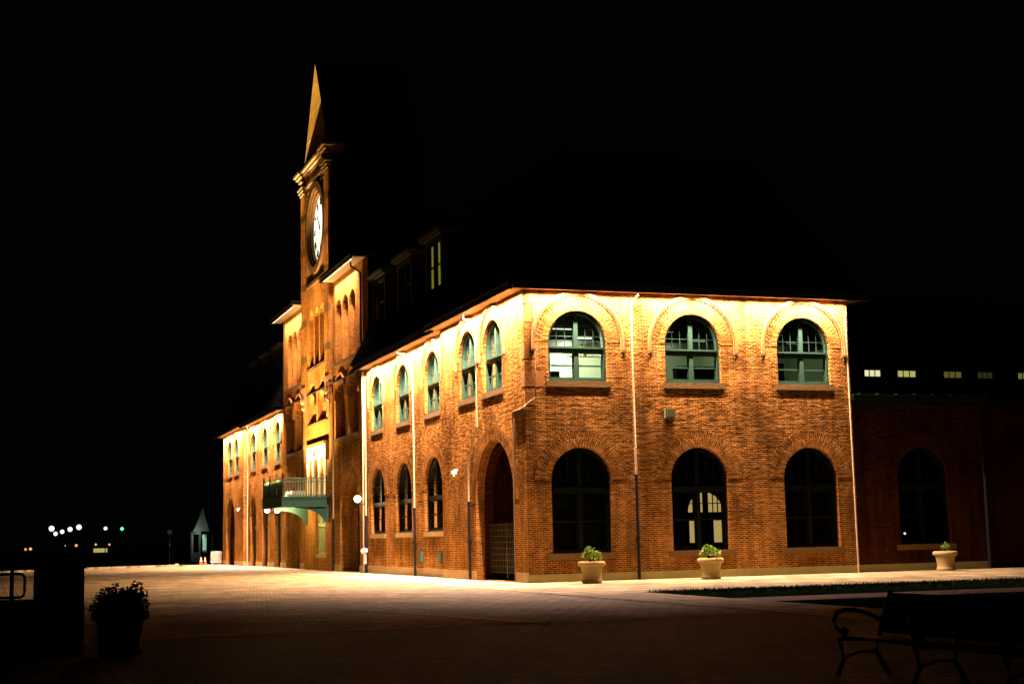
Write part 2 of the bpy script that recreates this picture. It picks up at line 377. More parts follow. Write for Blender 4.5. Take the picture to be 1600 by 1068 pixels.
# ---- right facade
mb = MB(); upR = [(2.18, 1.21, 7.52, 9.03, 1.21), (7.04, 1.21, 7.52, 9.03, 1.21), (11.97, 1.21, 7.52, 9.03, 1.21)]
loR = [(2.18, 1.21, 1.04, 3.79, 1.21), (7.12, 1.21, 1.04, 3.79, 1.21), (12.04, 1.21, 1.04, 3.79, 1.21)]
wall(mb, TR, [(0, -.1), (14.07, -.1), (14.07, ZW), (0, ZW)], upR+loR, .36)
for o in upR: ring(mb, TR, o[0], 1.21, 9.03, 1.21, .53, leg=.0)
for o in loR: ring(mb, TR, o[0], 1.21, 3.79, 1.21, .66)
mb.face([(14.07, 0, -.1), (14.07, 9, -.1), (14.07, 9, ZW), (14.07, 0, ZW)])
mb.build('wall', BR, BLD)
for o in upR:
    window(BLD, TR, *o, rec=.16, ztr=8.76, sill=BROWN); hood(BLD, TR, o[0], 1.93, 9.05, w=.15, proud=.09)
for o in loR: window(BLD, TR, *o, rec=.2, ztr=3.42, green=DGREEN, bars=True, meeting=True, sill=BROWN, sillw=.2)
# ---- left facade
def facade(X, y0, y1, ups, los, ztop=ZW, m=BR, rings=True, t=.36):
    T = TL(X); mb = MB()
    wall(mb, T, [(y0, -.1), (y1, -.1), (y1, ztop), (y0, ztop)], ups+los, t)
    for o in ups: ring(mb, T, o[0], o[1], o[3], o[4], .5)
    for o in los: ring(mb, T, o[0], o[1], o[3], o[4], .6)
    w_ = mb.build('wall', m, BLD); p = MB(); plinth(p, T, y0, y1, los, .38); pieces(p, 'plinth', STONE, BLD); return T
UP = lambda c: (c, 1.22, 7.52, 9.16, 1.22)
LO = lambda c: (c, 1.5, 2.05, 3.98, 1.5)
DO = lambda c: (c, 1.32, .02, 4.1, 1.36)
AR = lambda c: (c, 2.42, .02, 3.12, 2.42)
T0 = facade(0, 0, 11.1, [UP(3.85), UP(7.2)], [AR(3.9)])
T1 = facade(.35, 11.1, 27.0, [UP(13.8), UP(19.1), UP(24.45)], [LO(13.8), LO(19.1), LO(24.35)])
T2 = facade(.35, 51.4, 67.3, [UP(54.0), UP(59.3), UP(64.6)], [DO(54.0), DO(59.3), DO(64.6)])
T3 = facade(0, 67.3, 78.5, [UP(71.0), UP(74.6)], [AR(74.2)])
for T, cs in ((T0, (3.85, 7.2)), (T1, (13.8, 19.1, 24.45)), (T2, (54.0, 59.3, 64.6)), (T3, (71.0, 74.6))):
    for c in cs:
        window(BLD, T, *UP(c), rec=.14, ztr=8.82, sill=BROWN)
        hood(BLD, T, c, 1.66 if T in (T0, T3) else 1.78, 9.2, w=.14, proud=.09, rise=1.78 if T in (T0, T3) else None)
for c in (13.8, 19.1, 24.35): window(BLD, T1, *LO(c), rec=.16, ztr=3.6, sill=STONE, green=DGREEN)
for c in (54.0, 59.3, 64.6):
    window(BLD, T2, *DO(c), rec=.3, ztr=3.0, sill=None, green=GREEN, bars=True, meeting=True)
# returns, ends and back
mb = MB()
for y, x0, x1 in ((11.1, 0, .35), (67.3, 0, .35), (78.5, 0, 14.07)): mb.face([(x0, y, -.1), (x1, y, -.1), (x1, y, ZW), (x0, y, ZW)])
mb.face([(14.07, 9, -.1), (14.07, 78.5, -.1), (14.07, 78.5, ZW), (14.07, 9, ZW)])
mb.build('wall', BR, BLD)
p = MB()
plinth(p, TR, -.035, 14.07, [], .3); p.box(ID, -.03, .36, 67.265, 67.31, -.1, .38)
pieces(p, 'plinth', PLINTH, BLD)
# chamfered lower corner in the shade of its ledge
mb = MB(); mb.box(TL(0), .0, 1.32, -.05, .02, 6.36, 6.46); mb.box(TL(0), .0, 1.32, -.035, .02, 6.24, 6.359); mb.build('ledge', BROWN, BLD)
mb = MB()
for a, b, u in ((9.75, 10.4, .75), (8.35, 8.95, .5), (7.3, 7.9, .75), (6.6, 7.05, .4), (10.45, 11.0, .45)):
    mb.box(TR, -.005, u, -.005, .02, a, b); mb.box(TL(0), -.004, u*.55, -.006, .02, a, b)
pieces(mb, 'quoin', QUOIN, BLD)
# floors and partitions inside so that no room leaks
mb = MB(); mb.box(ID, .4, 13.6, .45, 26.9, 5.9, 6.0); mb.box(ID, .4, 13.6, 51.5, 78, 5.9, 6.0); mb.box(ID, .1, 14, .1, 78.4, 11.05, 11.09)
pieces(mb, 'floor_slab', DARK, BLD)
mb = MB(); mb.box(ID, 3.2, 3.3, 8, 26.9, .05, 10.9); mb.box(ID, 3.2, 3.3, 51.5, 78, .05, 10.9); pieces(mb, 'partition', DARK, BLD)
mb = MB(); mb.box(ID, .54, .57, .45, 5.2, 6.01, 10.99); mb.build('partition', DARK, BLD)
# three offices on the upper floor of the right facade
def room(x0, x1, depth, power, col, m):
    r = MB(); y0, y1, z0, z1 = .42, depth, 6.05, 10.7
    r.face([(x0, y1, z0), (x1, y1, z0), (x1, y1, z1), (x0, y1, z1)]); r.face([(x0, y0, z0), (x0, y1, z0), (x0, y1, z1), (x0, y0, z1)])
    r.face([(x1, y0, z0), (x1, y1, z0), (x1, y1, z1), (x1, y0, z1)]); r.face([(x0, y0, z0), (x1, y0, z0), (x1, y1, z0), (x0, y1, z0)])
    r.build('office_wall', m, BLD)
    c = MB(); c.box(ID, x0+.01, x1-.01, .95, y1-.01, 9.22, 9.35); c.box(ID, x0+.01, x1-.01, .9, .949, 9.22, 10.69); c.build('ceiling', CEIL, BLD)  # dropped slab and dark fascia added to keep the upper panes dark
    l = MB(); l.box(ID, x0+.9, x0+1.9, .8, .86, 9.62, 9.65); l.box(ID, x1-2.2, x1-1.5, .8, .86, 9.27, 9.33); pieces(l, 'ceiling_light', emit('tube_light', (.85, 1, .72), min(2.5, .6*power/90)), BLD)
    point('office_lamp', ((x0+x1)/2, 2.4, 8.9), power, col, .12)
room(.6, 4.6, 3.6, 300, (.95, 1, .78), CREAM); room(4.7, 9.5, 4.2, 45, (.85, 1, .66), CREAM); room(9.6, 13.9, 4.6, 16, (.75, 1, .62), CREAM)
mb = MB(); mb.box(ID, .4, 4.3, .62, .66, .02, 5.88); mb.build('partition', DARK, BLD)  # dark sheet added behind the first lower window so its panes read black
# ---- inner lobby doors seen through the middle lower window
mb = MB(); T7 = lambda u, d, z: (u, 7+d, z)
c0 = 10.82
wall(mb, T7, [(.2, .05), (13.9, .05), (13.9, 5.85), (.2, 5.85)], [(c0, .86, 2.62, 2.63, .86), (10.2, .2, 1.3, 2.25, 0), (11.42, .24, 1.3, 2.25, 0)], .1)
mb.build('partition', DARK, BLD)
YG = emit('lamplit_glass', (1, .64, .22), .55)
mb = MB()
mb.face([T7(u, .09, z) for u, z in hole((c0, .86, 2.62, 2.63, .86))]); mb.face([T7(u, .09, z) for u, z in hole((10.2, .2, 1.3, 2.25, 0))]); mb.face([T7(u, .09, z) for u, z in hole((11.42, .24, 1.3, 2.25, 0))])
lo = mb.build('lobby_window', YG, BLD)
mb = MB(); mb.box(T7, c0-.13, c0+.13, .0, .06, 1.0, 3.5)
for x in (c0-.6, c0-.37, c0+.37, c0+.6): mb.box(T7, x-.02, x+.02, .02, .06, 2.62, 3.4)
mb.box(T7, c0-.86, c0+.86, .02, .06, 2.98, 3.02); mb.build('glazing_bar', IRON, lo)

# ---- corner porch behind the big arches
def porch(T, c):
    b = MB(); h = 2.42
    o = [(c+h, .02)]+arch_pts(c, h, 3.12, 2.42)+[(c-h, .02)]
    o2 = [(c+h-.18, .02)]+arch_pts(c, h-.18, 3.12, 2.24)+[(c-h+.18, .02)]
    b.band(T, o2, o, .361, .7)                              # inner order of the arch
    b.box(T, c-3.2, c-2.43, .37, 3.6, .01, 5.85); b.box(T, c+2.43, c+3.2, .37, 3.6, .01, 5.85)
    b.box(T, c-3.2, c+3.2, 3.61, 3.7, .01, 5.85); b.build('porch_wall', BRA, BLD)  # porch brick darkened in colour for the shade inside
    g = MB()
    for k in range(25):
        u = c-2.2+k*4.4/24; g.box(T, u-.018, u+.018, .52, .545, .3, 2.25)
    for k in range(9): g.box(T, c-2.23, c+2.23, .50, .52, .3+k*.24, .322+k*.24)
    g.box(T, c-.04, c+.04, .49, .57, .05, 2.25); g.build('gate', mat('gate_iron', (.045, .036, .02), .45, noise=.2), BLD)
porch(T0, 3.9); porch(T3, 74.2)

# ---- eaves: soffit board, gutter, and glowing strip
def eave(T, u0, u1, ov, z=11.0, ends=(1, 1), strip=True, h=.2, depth=.1):
    s = MB(); s.box(T, u0, u1, -ov+.02, depth, z, z+.05); so = s.build('soffit', SOFF, BLD)
    g = MB(); g.box(T, u0, u1, -ov-.1, -ov+.02, z-.1, z+h); g.box(T, u0, u1, -ov-.13, -ov-.101, z+h-.06, z+h+.01); g.build('gutter', GUTTER, so)
    if strip:
        l = MB(); l.box(T, u0+.5, u1-.3, -ov+.05, -ov+.1, z-.045, z-.003); l.build('light_strip', emit('warm_strip', (1, .72, .38), 14), so)
eave(TR, -OV, 14.72, OV, strip=False)
eave(T0, -OV+.13, 11.3, OV, strip=False); eave(T1, 11.4, 26.95, .6); eave(T2, 51.5, 67.3, .6, strip=False); eave(T3, 67.3, 79.1, OV, strip=False)
s = MB(); s.box(ID, 14.08, 14.7, -.6, 9, 11.0, 11.05); s.build('soffit', SOFF, BLD)
g = MB(); g.box(ID, 14.72, 14.8, -.72, 9, 10.95, 11.2); g.build('gutter', GUTTER, BLD)

# ---- mansard roofs
def mansard(x0, x1, y0, y1, z0, z1, inset, hip=(1, 1)):
    r = MB(); b = [(x0, y0), (x1, y0), (x1, y1), (x0, y1)]
    i0, i1 = inset*hip[0], inset*hip[1]
    t = [(x0+inset, y0+i0), (x1-inset, y0+i0), (x1-inset, y1-i1), (x0+inset, y1-i1)]
    for k in range(4):
        a, c = b[k], b[(k+1) % 4]; d, e = t[(k+1) % 4], t[k]; L = math.dist(a, c); sl = math.hypot(inset, z1-z0)
        r.face([(*a, z0), (*c, z0), (*d, z1), (*e, z1)], [(0, 0), (L, 0), (L-inset, sl), (inset, sl)])
    r.face([(*p_, z1) for p_ in t]); r.face([(*p_, z0) for p_ in b]); return r.build('roof', SLATE, BLD)
mansard(-.55, 14.65, -.55, 26.9, 11.21, 17.3, 3.3, (1, 0))
mansard(-.55, 14.65, 51.3, 79.1, 11.21, 17.3, 3.3, (0, 1))
mansard(1.0, 13.4, 26.4, 51.9, 17.62, 20.5, 2.6)
def dormer(y, x=.6, z0=12.15, z1=15.9, hw=1.45, lit=False, dep=2.6):
    T = TL(x); d = MB(); ops = [(y, hw-.3, z0+.3, z1-.35, 0)]
    wall(d, T, [(y-hw, z0), (y+hw, z0), (y+hw, z1), (y-hw, z1)], ops, .15)
    for s_ in (-1, 1): d.face([T(y+s_*hw, 0, z0), T(y+s_*hw, dep, z0), T(y+s_*hw, dep, z1), T(y+s_*hw, 0, z1)])
    do = d.build('dormer', mat('dormer_paint', (.012, .012, .01), .6, noise=.2), BLD)
    c = MB(); c.box(T, y-hw-.25, y+hw+.25, -.3, dep, z1, z1+.16); c.box(T, y-hw-.15, y+hw+.15, -.18, dep, z1-.1, z1-.001)
    tm = mat('dormer_trim', (.035, .03, .022), .6); c.build('dormer_cornice', tm, do)
    c = MB(); c.box(T, y-hw-.1, y+hw+.1, -.15, .02, z0+.02, z0+.14); c.build('window_sill', tm, do)
    f = MB(); zt = z1-.35; zb = z0+.3; w_ = hw-.3
    for u in (y-w_, y, y+w_): f.box(T, u-.06, u+.06, .05, .12, zb, zt)
    for z_ in (zb+.03, zb+(zt-zb)*.64, zt-.03): f.box(T, y-w_, y+w_, .052, .118, z_-.05, z_+.05)
    for u in (y-w_*.5, y+w_*.5): f.box(T, u-.02, u+.02, .06, .11, zb+(zt-zb)*.64, zt)
    f.build('sash', DGREEN, do)
    g = MB(); g.box(T, y-w_, y+w_, .09, .1, zb, zt); g.build('pane', GLASS if not lit else IRON, do)
    if lit:
        g = MB()
        for u in (y-w_*.62, y+w_*.38): g.box(T, u-.16, u+.16, .075, .085, zb+.1, zt-.08)
        g.build('lit_blind', emit('yellow_window_light', (.75, .72, .10), .2), do)
dormer(14.1, lit=True); dormer(19.4); dormer(24.8)
for y in (55, 60.3, 65.6): dormer(y)
dormer(12.6, x=2.5, z0=15.9, z1=17.5, hw=1.2, dep=1.5)

def scallop(a, b, zb, cs, hw, z0, rise):
    top = []
    for c in sorted(cs, reverse=True): top += arch_pts(c, hw-.001, z0, rise, 12)
    return [(a, zb), (b, zb), (b, z0-.3)]+top+[(a, z0-.3)]
# ---- central block: two bays and clock tower
XB = .25
def bay(y0, y1, sg):
    """sg=+1: near bay (right in the photo); -1: far bay, mirrored about y=39.05"""
    my = (lambda y: y) if sg > 0 else (lambda y: 78.1-y)
    T = TL(XB); mb = MB()
    tri = [(my(c), .78, 12.2, 15.17, .78) for c in (29.55, 31.35, 33.15)]
    pair = [(my(c), 1.35, 7.75, 9.95, 1.35) for c in (29.5, 32.75)]
    big = [(my(30.6), 2.42, .02, 3.2, 2.42)]
    wall(mb, T, [(y0, -.1), (y1, -.1), (y1, 17.35), (y0, 17.35)], tri+pair+big, .7)
    ring(mb, T, my(30.6), 2.42, 3.2, 2.42, .62)
    for y in (y0, y1): mb.face([T(y, 0, -.1), T(y, .3, -.1), T(y, .3, 17.35), T(y, 0, 17.35)])
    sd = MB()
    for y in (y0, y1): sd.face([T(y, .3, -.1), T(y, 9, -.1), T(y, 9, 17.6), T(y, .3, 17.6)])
    sd.build('side_wall', SLATE, BLD)  # brick sides in shade, coloured black with the roof slate
    # inner orders
    a, b = min(my(27.7), my(34.6)), max(my(27.7), my(34.6))
    wall(mb, T, scallop(a, b, 11.9, [my(c) for c in (29.55, 31.35, 33.15)], .9, 14.45, .72), [(my(c), .46, 12.3, 14.3, .46) for c in (29.55, 31.35, 33.15)], .3, .5)
    wall(mb, T, [(a, 7.4), (b, 7.4), (b, 11.6), (a, 11.6)], [(my(c), .85, 7.8, 9.6, .85) for c in (29.5, 32.75)], .45, .421)
    o = [(my(30.6)+2.42, .02)]+arch_pts(my(30.6), 2.42, 3.2, 2.42)+[(my(30.6)-2.42, .02)]
    o2 = [(my(30.6)+1.95, .02)]+arch_pts(my(30.6), 1.95, 3.2, 1.95)+[(my(30.6)-1.95, .02)]
    mb.band(T, o2, o, .701, .95)
    mb.build('wall', BRT, BLD)
    for c in (29.5, 32.75): hood(BLD, T, my(c), 1.58, 9.95, w=.2, proud=.12, leg=0, m=MOULD, rise=1.58)
    s = MB(); s.box(T, a+.3, b-.2, -.08, .1, 11.95, 12.19); s.box(T, a+.3, b-.2, -.05, .1, 7.55, 7.74); pieces(s, 'sill_course', BROWN, BLD)
    w_ = MB()
    for c in (29.55, 31.35, 33.15): w_.box(T, my(c)-.899, my(c)+.899, 1.05, 1.1, 12.2, 16.3)  # black backing standing in for the unlit depth of the slots
    for c in (29.5, 32.75): w_.box(T, my(c)-.9, my(c)+.9, .88, .92, 7.7, 10.6)
    pieces(w_, 'window', IRON, BLD)
    window(BLD, T, my(30.6), 1.95, .03, 3.2, 1.95, rec=.95, ztr=2.75, green=DGREEN, sill=None, bars=False, meeting=False)
    p_ = MB(); plinth(p_, T, y0, y1, big, .4); pieces(p_, 'plinth', STONE, BLD)
    e0, e1 = (26.3, 34.6) if sg > 0 else (43.5, 51.9)
    eave(T, e0, e1, .75, 17.2, depth=.0, h=.16)
    k = MB()
    k.box(T, e0, e1, -.85, 3, 17.37, 17.5); k.build('roof_edge', GUTTER, BLD)
bay(27.0, 34.8, 1); bay(43.3, 51.1, -1)
XT = .15
T = TL(XT); mb = MB()
slots = [(c, .66, 12.75, 15.75, .66) for c in (37.35, 39.0, 40.65)]
blind = [(c, 1.3, 9.15, 10.35, 1.3) for c in (37.55, 40.5)]
lowin = [(38.0, 1.35, 1.0, 4.55, 0)]
wall(mb, T, [(34.8, -.1), (43.3, -.1), (43.3, 17.9), (34.8, 17.9)], slots+blind+lowin, .3)
wall(mb, T, scallop(36.1, 42.0, 12.5, (37.35, 39.0, 40.65), .825, 15.0, .66), [(c, .42, 12.8, 14.6, .42) for c in (37.35, 39.0, 40.65)], .35, .301)
mb.face([T(36, .3, 9), T(42.1, .3, 9), T(42.1, .3, 11.8), T(36, .3, 11.8)])
mb.face([T(34.8, 0, 10), T(34.8, .6, 10), T(34.8, .6, 17.2), T(34.8, 0, 17.2)])
mb.build('wall', BRT, BLD)
mb = MB(); mb.box(T, 34.81, 43.29, .01, 6, 17.21, 24.9) if False else mb.face([T(34.81, -.005, 17.21), T(34.81, 6, 17.21), T(34.81, 6, 24.9), T(34.81, -.005, 24.9)]); mb.build('side_wall', SLATE, BLD)  # unlit brick side of the tower, its shade given by dark slate colour
w_ = MB(); w_.box(T, 36.2, 41.9, .66, .7, 12.5, 16.9); w_.build('window', IRON, BLD)  # black sheet behind the tower slots, standing in for their unlit depth
for c in (37.55, 40.5): mb = MB(); ring(mb, T, c, .78, 10.2, .78, .12, d=.24); mb.build('blind_arch', MOULD, BLD)
mb = MB(); mb.box(T, 35.9, 42.2, -.06, .05, 9.02, 9.12); mb.box(T, 36.0, 42.1, -.06, .1, 12.5, 12.7); pieces(mb, 'sill_course', BROWN, BLD)
# upper tower front: spandrel sheet with round opening for the clock
CZ, CY, CR = 21.5, 39.05, 2.72
circ = [(CY+CR*math.cos(2*PI*k/48), CZ+CR*math.sin(2*PI*k/48)) for k in range(48)]
outl = [(34.8, 17.9), (43.3, 17.9), (43.3, 24.9), (34.8, 24.9)]
mb = MB(); flat = outl+circ
for tri in tessellate_polygon([[Vector((a, b, 0)) for a, b in outl], [Vector((a, b, 0)) for a, b in circ]]):
    mb.face([T(flat[i][0], 0, flat[i][1]) for i in tri])
for a, b in zip(circ, circ[1:]+circ[:1]): mb.face([T(a[0], 0, a[1]), T(b[0], 0, b[1]), T(b[0], .5, b[1]), T(a[0], .5, a[1])])
mb.build('clock_spandrel', TERRA, BLD)
# pilasters with caps, corbels
for c in (35.4, 42.7):
    mb = MB(); mb.box(TL(0), c-.605, c+.6, 0, .14, 11.6, 24.35)
    po = mb.build('pilaster', BRT, BLD)
    mb = MB()
    for z in (13.2, 15.5, 17.9, 20.2, 22.5): mb.box(TL(0), c-.62, c+.612, -.012, .1, z, z+.45)
    pieces(mb, 'stone_block', BROWN, po)
    mb = MB(); mb.box(TL(0), c-.66, c+.66, -.08, .2, 24.36, 24.55); mb.box(TL(0), c-.74, c+.74, -.16, .2, 24.551, 24.75); mb.box(TL(0), c-.8, c+.8, -.22, .2, 24.751, 24.86); mb.build('capital', GOLDST, po)
    mb = MB()
    for k, (z, h_) in enumerate(((11.35, .26), (11.05, .3), (10.7, .35), (10.3, .4), (9.85, .45), (9.4, .45))):
        q = k*.1; mb.box(TL(0), c-.62+q, c+.62-q, -.07+k*.035, .3, z, z+h_-.002)
    mb.build('corbel', TERRA, po)
    mb = MB(); mb.sphere((.06, c, 10.75), .27, 9); mb.sphere((.08, c, 10.3), .2, 9); weld(mb.build('carved_boss', TERRA, po))
mb = MB()
for (z0, z1, p_) in ((17.95, 18.15, .12), (18.16, 18.28, .05), (24.45, 24.6, .08), (24.601, 24.8, .14), (25.3, 25.5, .14), (25.501, 25.68, .28), (25.681, 25.85, .42)):
    mb.box(T, 36.05, 42.05, -p_, .2, z0, z1)
    if z0 in (18.16, 24.601): mb.build('band_course', GOLDST, BLD); mb = MB()
mb.build('cornice', GOLDST, BLD)

for c in (35.4, 42.7):
    mb = MB()
    for (z0, z1, p_) in ((25.3, 25.5, .14), (25.501, 25.68, .28), (25.681, 25.85, .42)):
        mb.box(TL(0), c-.62-p_, c+.64+p_*0, -p_, .9 if c < 39 else .9, z0, z1) if c < 39 else mb.box(TL(0), c-.64, c+.62+p_, -p_, .9, z0, z1)
    mb.build('cornice_end', GOLDST, BLD)
mb = MB(); mb.box(T, 36.05, 42.05, -.05, .2, 24.0, 24.3)
mb.build('frieze', GOLDST, BLD)
mb = MB(); mb.box(TL(0), 34.75, 43.35, .02, .6, 24.861, 25.299); mb.build('frieze', BRA, BLD)  # dark-coloured strip standing in for the shadow below the cornice
mb = MB()
for k in range(30): mb.box(T, 36.2+k*.195, 36.29+k*.195, -.1, .05, 24.13, 24.29)
mb.build('dentil_row', GOLDST, BLD)
# gilded gable above the cornice and steep slate roof behind it
mb = MB(); gx = .12
mb.face([(gx, 35.2, 25.86), (gx, 42.9, 25.86), (gx, 39.05, 32.25)])
mb.build('gable_panel', GILT, BLD)
mb = MB(); GL = lambda y, z: (gx-.035, y, z)
for z in (27.6, 29.25, 30.75):
    f_ = (32.25-z)/(32.25-25.86)*3.85; mb.box(TL(gx-.008), 39.05-f_, 39.05+f_, 0, .03, z, z+.035)
mb.box(TL(gx-.004), 39.03, 39.07, 0, .03, 25.9, 31.6)
mb.build('panel_seam', mat('seam_metal', (.6, .42, .14), .5), BLD)
mb = MB()
for s_ in (-1, 1): mb.face([(gx+.02, 39.05+s_*4.1, 25.87), (6, 39.05+s_*4.1, 25.87), (6, 39.05, 32.3), (gx+.02, 39.05, 32.3)])
mb.face([(6, 34.95, 25.87), (6, 43.15, 25.87), (6, 39.05, 32.3)]); mb.box(ID, .3, 6.2, 34.7, 43.4, 24.9, 25.86); mb.build('tower_roof', SLATE, BLD)
# clock
mb = MB()
n = 64
def circle(r): return [(CY+r*math.cos(2*PI*k/n), CZ+r*math.sin(2*PI*k/n)) for k in range(n+1)]
ck = MB(); ck.face([T(a, .3, b) for a, b in circle(2.25)[:-1]])
clock = ck.build('clock', emit('clock_glow', (1, .90, .66), 1.7), BLD)
mb.band(T, circle(2.5), circle(2.95), -.14, .05); mb.band(T, circle(2.36), circle(2.5), -.03, .2); mb.band(T, circle(2.2), circle(2.36), .1, .35); mb.build('clock_rim', GOLDST, clock)
RN = ['XII', 'I', 'II', 'III', 'IIII', 'V', 'VI', 'VII', 'VIII', 'IX', 'X', 'XI']
nm = MB()
def stroke(a, b, wd):   # a,b in clock-plane coords (x to viewer right, y up)
    (x0, y0), (x1, y1) = a, b; L = math.hypot(x1-x0, y1-y0) or 1; nx, ny = -(y1-y0)/L*wd/2, (x1-x0)/L*wd/2
    q = [(x0+nx, y0+ny), (x1+nx, y1+ny), (x1-nx, y1-ny), (x0-nx, y0-ny)]
    nm.prism(T, [(CY-x, CZ+y) for x, y in q], .27+random.random()*.004, .29)
for h_, rn in enumerate(RN):
    a = 2*PI*h_/12; tot = {'I': .11, 'V': .26, 'X': .26}; W = sum(tot[c] for c in rn); x = -W/2
    def tf(px, py): return (px*math.cos(a)+py*math.sin(a), -px*math.sin(a)+py*math.cos(a))
    for c in rn:
        cw = tot[c]; xm = x+cw/2; r0, r1 = 1.5, 2.0
        if c == 'I': stroke(tf(xm, r0), tf(xm, r1), .085)
        if c == 'V': stroke(tf(xm-.1, r1), tf(xm, r0), .10); stroke(tf(xm+.1, r1), tf(xm, r0), .055)
        if c == 'X': stroke(tf(xm-.1, r1), tf(xm+.1, r0), .10); stroke(tf(xm+.1, r1), tf(xm-.1, r0), .055)
        x += cw
for k in range(60):
    a = 2*PI*k/60; stroke((2.07*math.sin(a), 2.07*math.cos(a)), (2.16*math.sin(a), 2.16*math.cos(a)), .045)
nm.build('numeral_ring', IRON, clock)
for L, wd, ang, nme in ((1.25, .17, 2*PI*(10.8/12), 'hour_hand'), (1.95, .11, 2*PI*(.5), 'minute_hand')):
    hb = MB(); dx, dy = math.sin(ang), math.cos(ang); q = [(-.3*dx-dy*wd*.3, -.3*dy+dx*wd*.3), (L*.75*dx-dy*wd/2, L*.75*dy+dx*wd/2), (L*dx, L*dy), (L*.75*dx+dy*wd/2, L*.75*dy-dx*wd/2), (-.3*dx+dy*wd*.3, -.3*dy-dx*wd*.3)]
    dd = .2 if nme[0] == 'h' else .23
    hb.prism(T, [(CY-x_, CZ+y_) for x_, y_ in q], dd, dd+.02); hb.build(nme, IRON, clock)

# white surround above the balcony
mb = MB(); mb.box(T, 36.1, 41.8, -.12, .02, 6.85, 7.6)
for y in (36.3, 38.05, 39.8, 41.45): mb.box(T, y-.22, y+.22, -.12, .02, 4.5, 6.849)
sur = mb.build('door_surround', WHITE, BLD)
mb = MB(); mb.box(T, 35.8, 42.1, -.28, .02, 7.62, 7.78); mb.box(T, 35.62, 35.78, -.2, .02, 6.6, 7.78); mb.build('lintel', BROWN, sur)
mb = MB(); mb.face([T(36.1, -.012, 4.5), T(41.8, -.012, 4.5), T(41.8, -.012, 6.85), T(36.1, -.012, 6.85)]); mb.build('brick_infill', BR, sur)
tc = bpy.data.curves.new('lettering', 'FONT'); tc.body = 'A I A Y'; tc.size = .62; tc.extrude = .015; tc.align_x = 'CENTER'; tc.space_word = .8
to = bpy.data.objects.new('lettering', tc); COL.objects.link(to); bpy.context.view_layer.update()
me = bpy.data.meshes.new_from_object(to.evaluated_get(bpy.context.evaluated_depsgraph_get())); bpy.data.objects.remove(to)
lt = bpy.data.objects.new('lettering', me); COL.objects.link(lt); me.materials.clear(); me.materials.append(mat('red_letter', (.02, .006, .003), .7, spec=.1)); lt.parent = sur
lt.matrix_world = Matrix(((0, 0, -1, XT-.14), (-1, 0, 0, 38.9), (0, 1, 0, 7.0), (0, 0, 0, 1)))
window(BLD, T, 38.0, 1.35, 1.0, 4.55, 0, rec=.12, ztr=2.75, sill=STONE, green=mat('sage_paint', (.30, .36, .16), .5, noise=.2), split=3, bars=False)

# ---- balcony
bal = None
XF = -2.65; Y0, Y1 = 35.7, 42.4
mb = MB(); mb.box(ID, XF, XT-.13, Y0, Y1, 4.25, 4.4); mb.box(ID, XF+.1, XT-.01, Y0+.1, Y1-.1, 3.95, 4.249)
bal = mb.build('balcony', DGREEN, BLD)
mb = MB(); mb.box(ID, XF-.03, XT-.13, Y0-.04, Y0-.001, 3.82, 4.42); mb.box(ID, XF-.06, XT-.13, Y0-.09, Y0-.041, 4.32, 4.44); mb.box(ID, XF-.06, XT-.13, Y0-.08, Y0-.041, 3.8, 3.88)
mb.box(ID, XF-.04, XF-.001, Y0, Y1, 3.82, 4.42); mb.box(ID, XF-.09, XF-.041, Y0-.04, Y1, 4.32, 4.44); mb.build('fascia', COPPER, bal)
mb = MB()
for x in [XF+.03+k*(2.62/17) for k in range(18)]: mb.tube([(x, Y0+.04, 4.4), (x, Y0+.04, 5.5)], .024, 5)
for z in (4.52, 5.3, 5.5): mb.tube([(XF, Y0+.04, z), (XT, Y0+.04, z)], .03, 6)
for y in [Y0+k*((Y1-Y0)/40) for k in range(41)]: mb.tube([(XF+.04, y, 4.4), (XF+.04, y, 5.5)], .014, 5)
for z in (4.52, 5.3, 5.5): mb.tube([(XF+.04, Y0, z), (XF+.04, Y1, z)], .022, 6)
mb.build('railing', mat('pale_green_rail', (.12, .26, .18), .5), bal)
mb = MB()
for y in (Y0+.04, Y0+2.2, Y0+4.4, Y1-.04): mb.box(ID, XF, XF+.09, y-.05, y+.05, 4.4, 5.68); mb.lathe((XF+.045, y, 5.68), [(.02, 0), (.06, .04), (.05, .09), (.005, .16)], 8)
mb.box(ID, XT-.16, XT-.08, Y0, Y0+.1, 4.4, 5.68); mb.build('rail_post', DGREEN, bal)
mb = MB()
for y in (Y0+.12, Y0+2.31, Y0+4.5): mb.box(ID, XF+.06, XF+.075, y, y+1.98, 4.45, 5.25)
mb.build('solid_panel', COPPER, bal)
def bracket(y0, y1, m):
    b_ = MB(); P = [(XT-.01, 2.85), (XT-.01, 3.94), (-1.85, 3.94)]
    for k in range(1, 13):
        a = PI/2*k/12; P.append((-.1-1.55*math.cos(a), 2.95-.05+.98*math.cos(a)*0+.0+ .95*(1-math.sin(a))*0 + 2.9*0 + (.95*math.sqrt(max(0, 1-((k)/12.)**2)))))
    poly = [(XT-.01, 2.85), (XT-.01, 3.94), (-1.9, 3.94), (-1.9, 3.8)]+[(-1.75*(1-math.sin(PI/2*k/12))-.12, 2.9+.85*math.cos(PI/2*k/12)) for k in range(0, 13)]
    b_.prism(lambda u, d, z: (u, d, z), poly, y0, y1); return b_.build('bracket', m, bal)
bracket(Y0+.1, Y0+.3, COPPER); bracket(Y1-.5, Y1-.3, COPPER)
mb = MB()
for k in range(9): mb.box(lambda u, d, z: (u, d, z), -2.35+random.random()*.9, -2.0+random.random()*.9, Y0+.3+k*.35, Y0+.55+k*.35, 4.41+.002*k, 4.55+random.random()*.22)
mb.build('floodlight_housing', WHITE, bal)
point('under_balcony_lamp', (-1.4, 41.3, 3.6), 420, (1, .66, .28), .06)
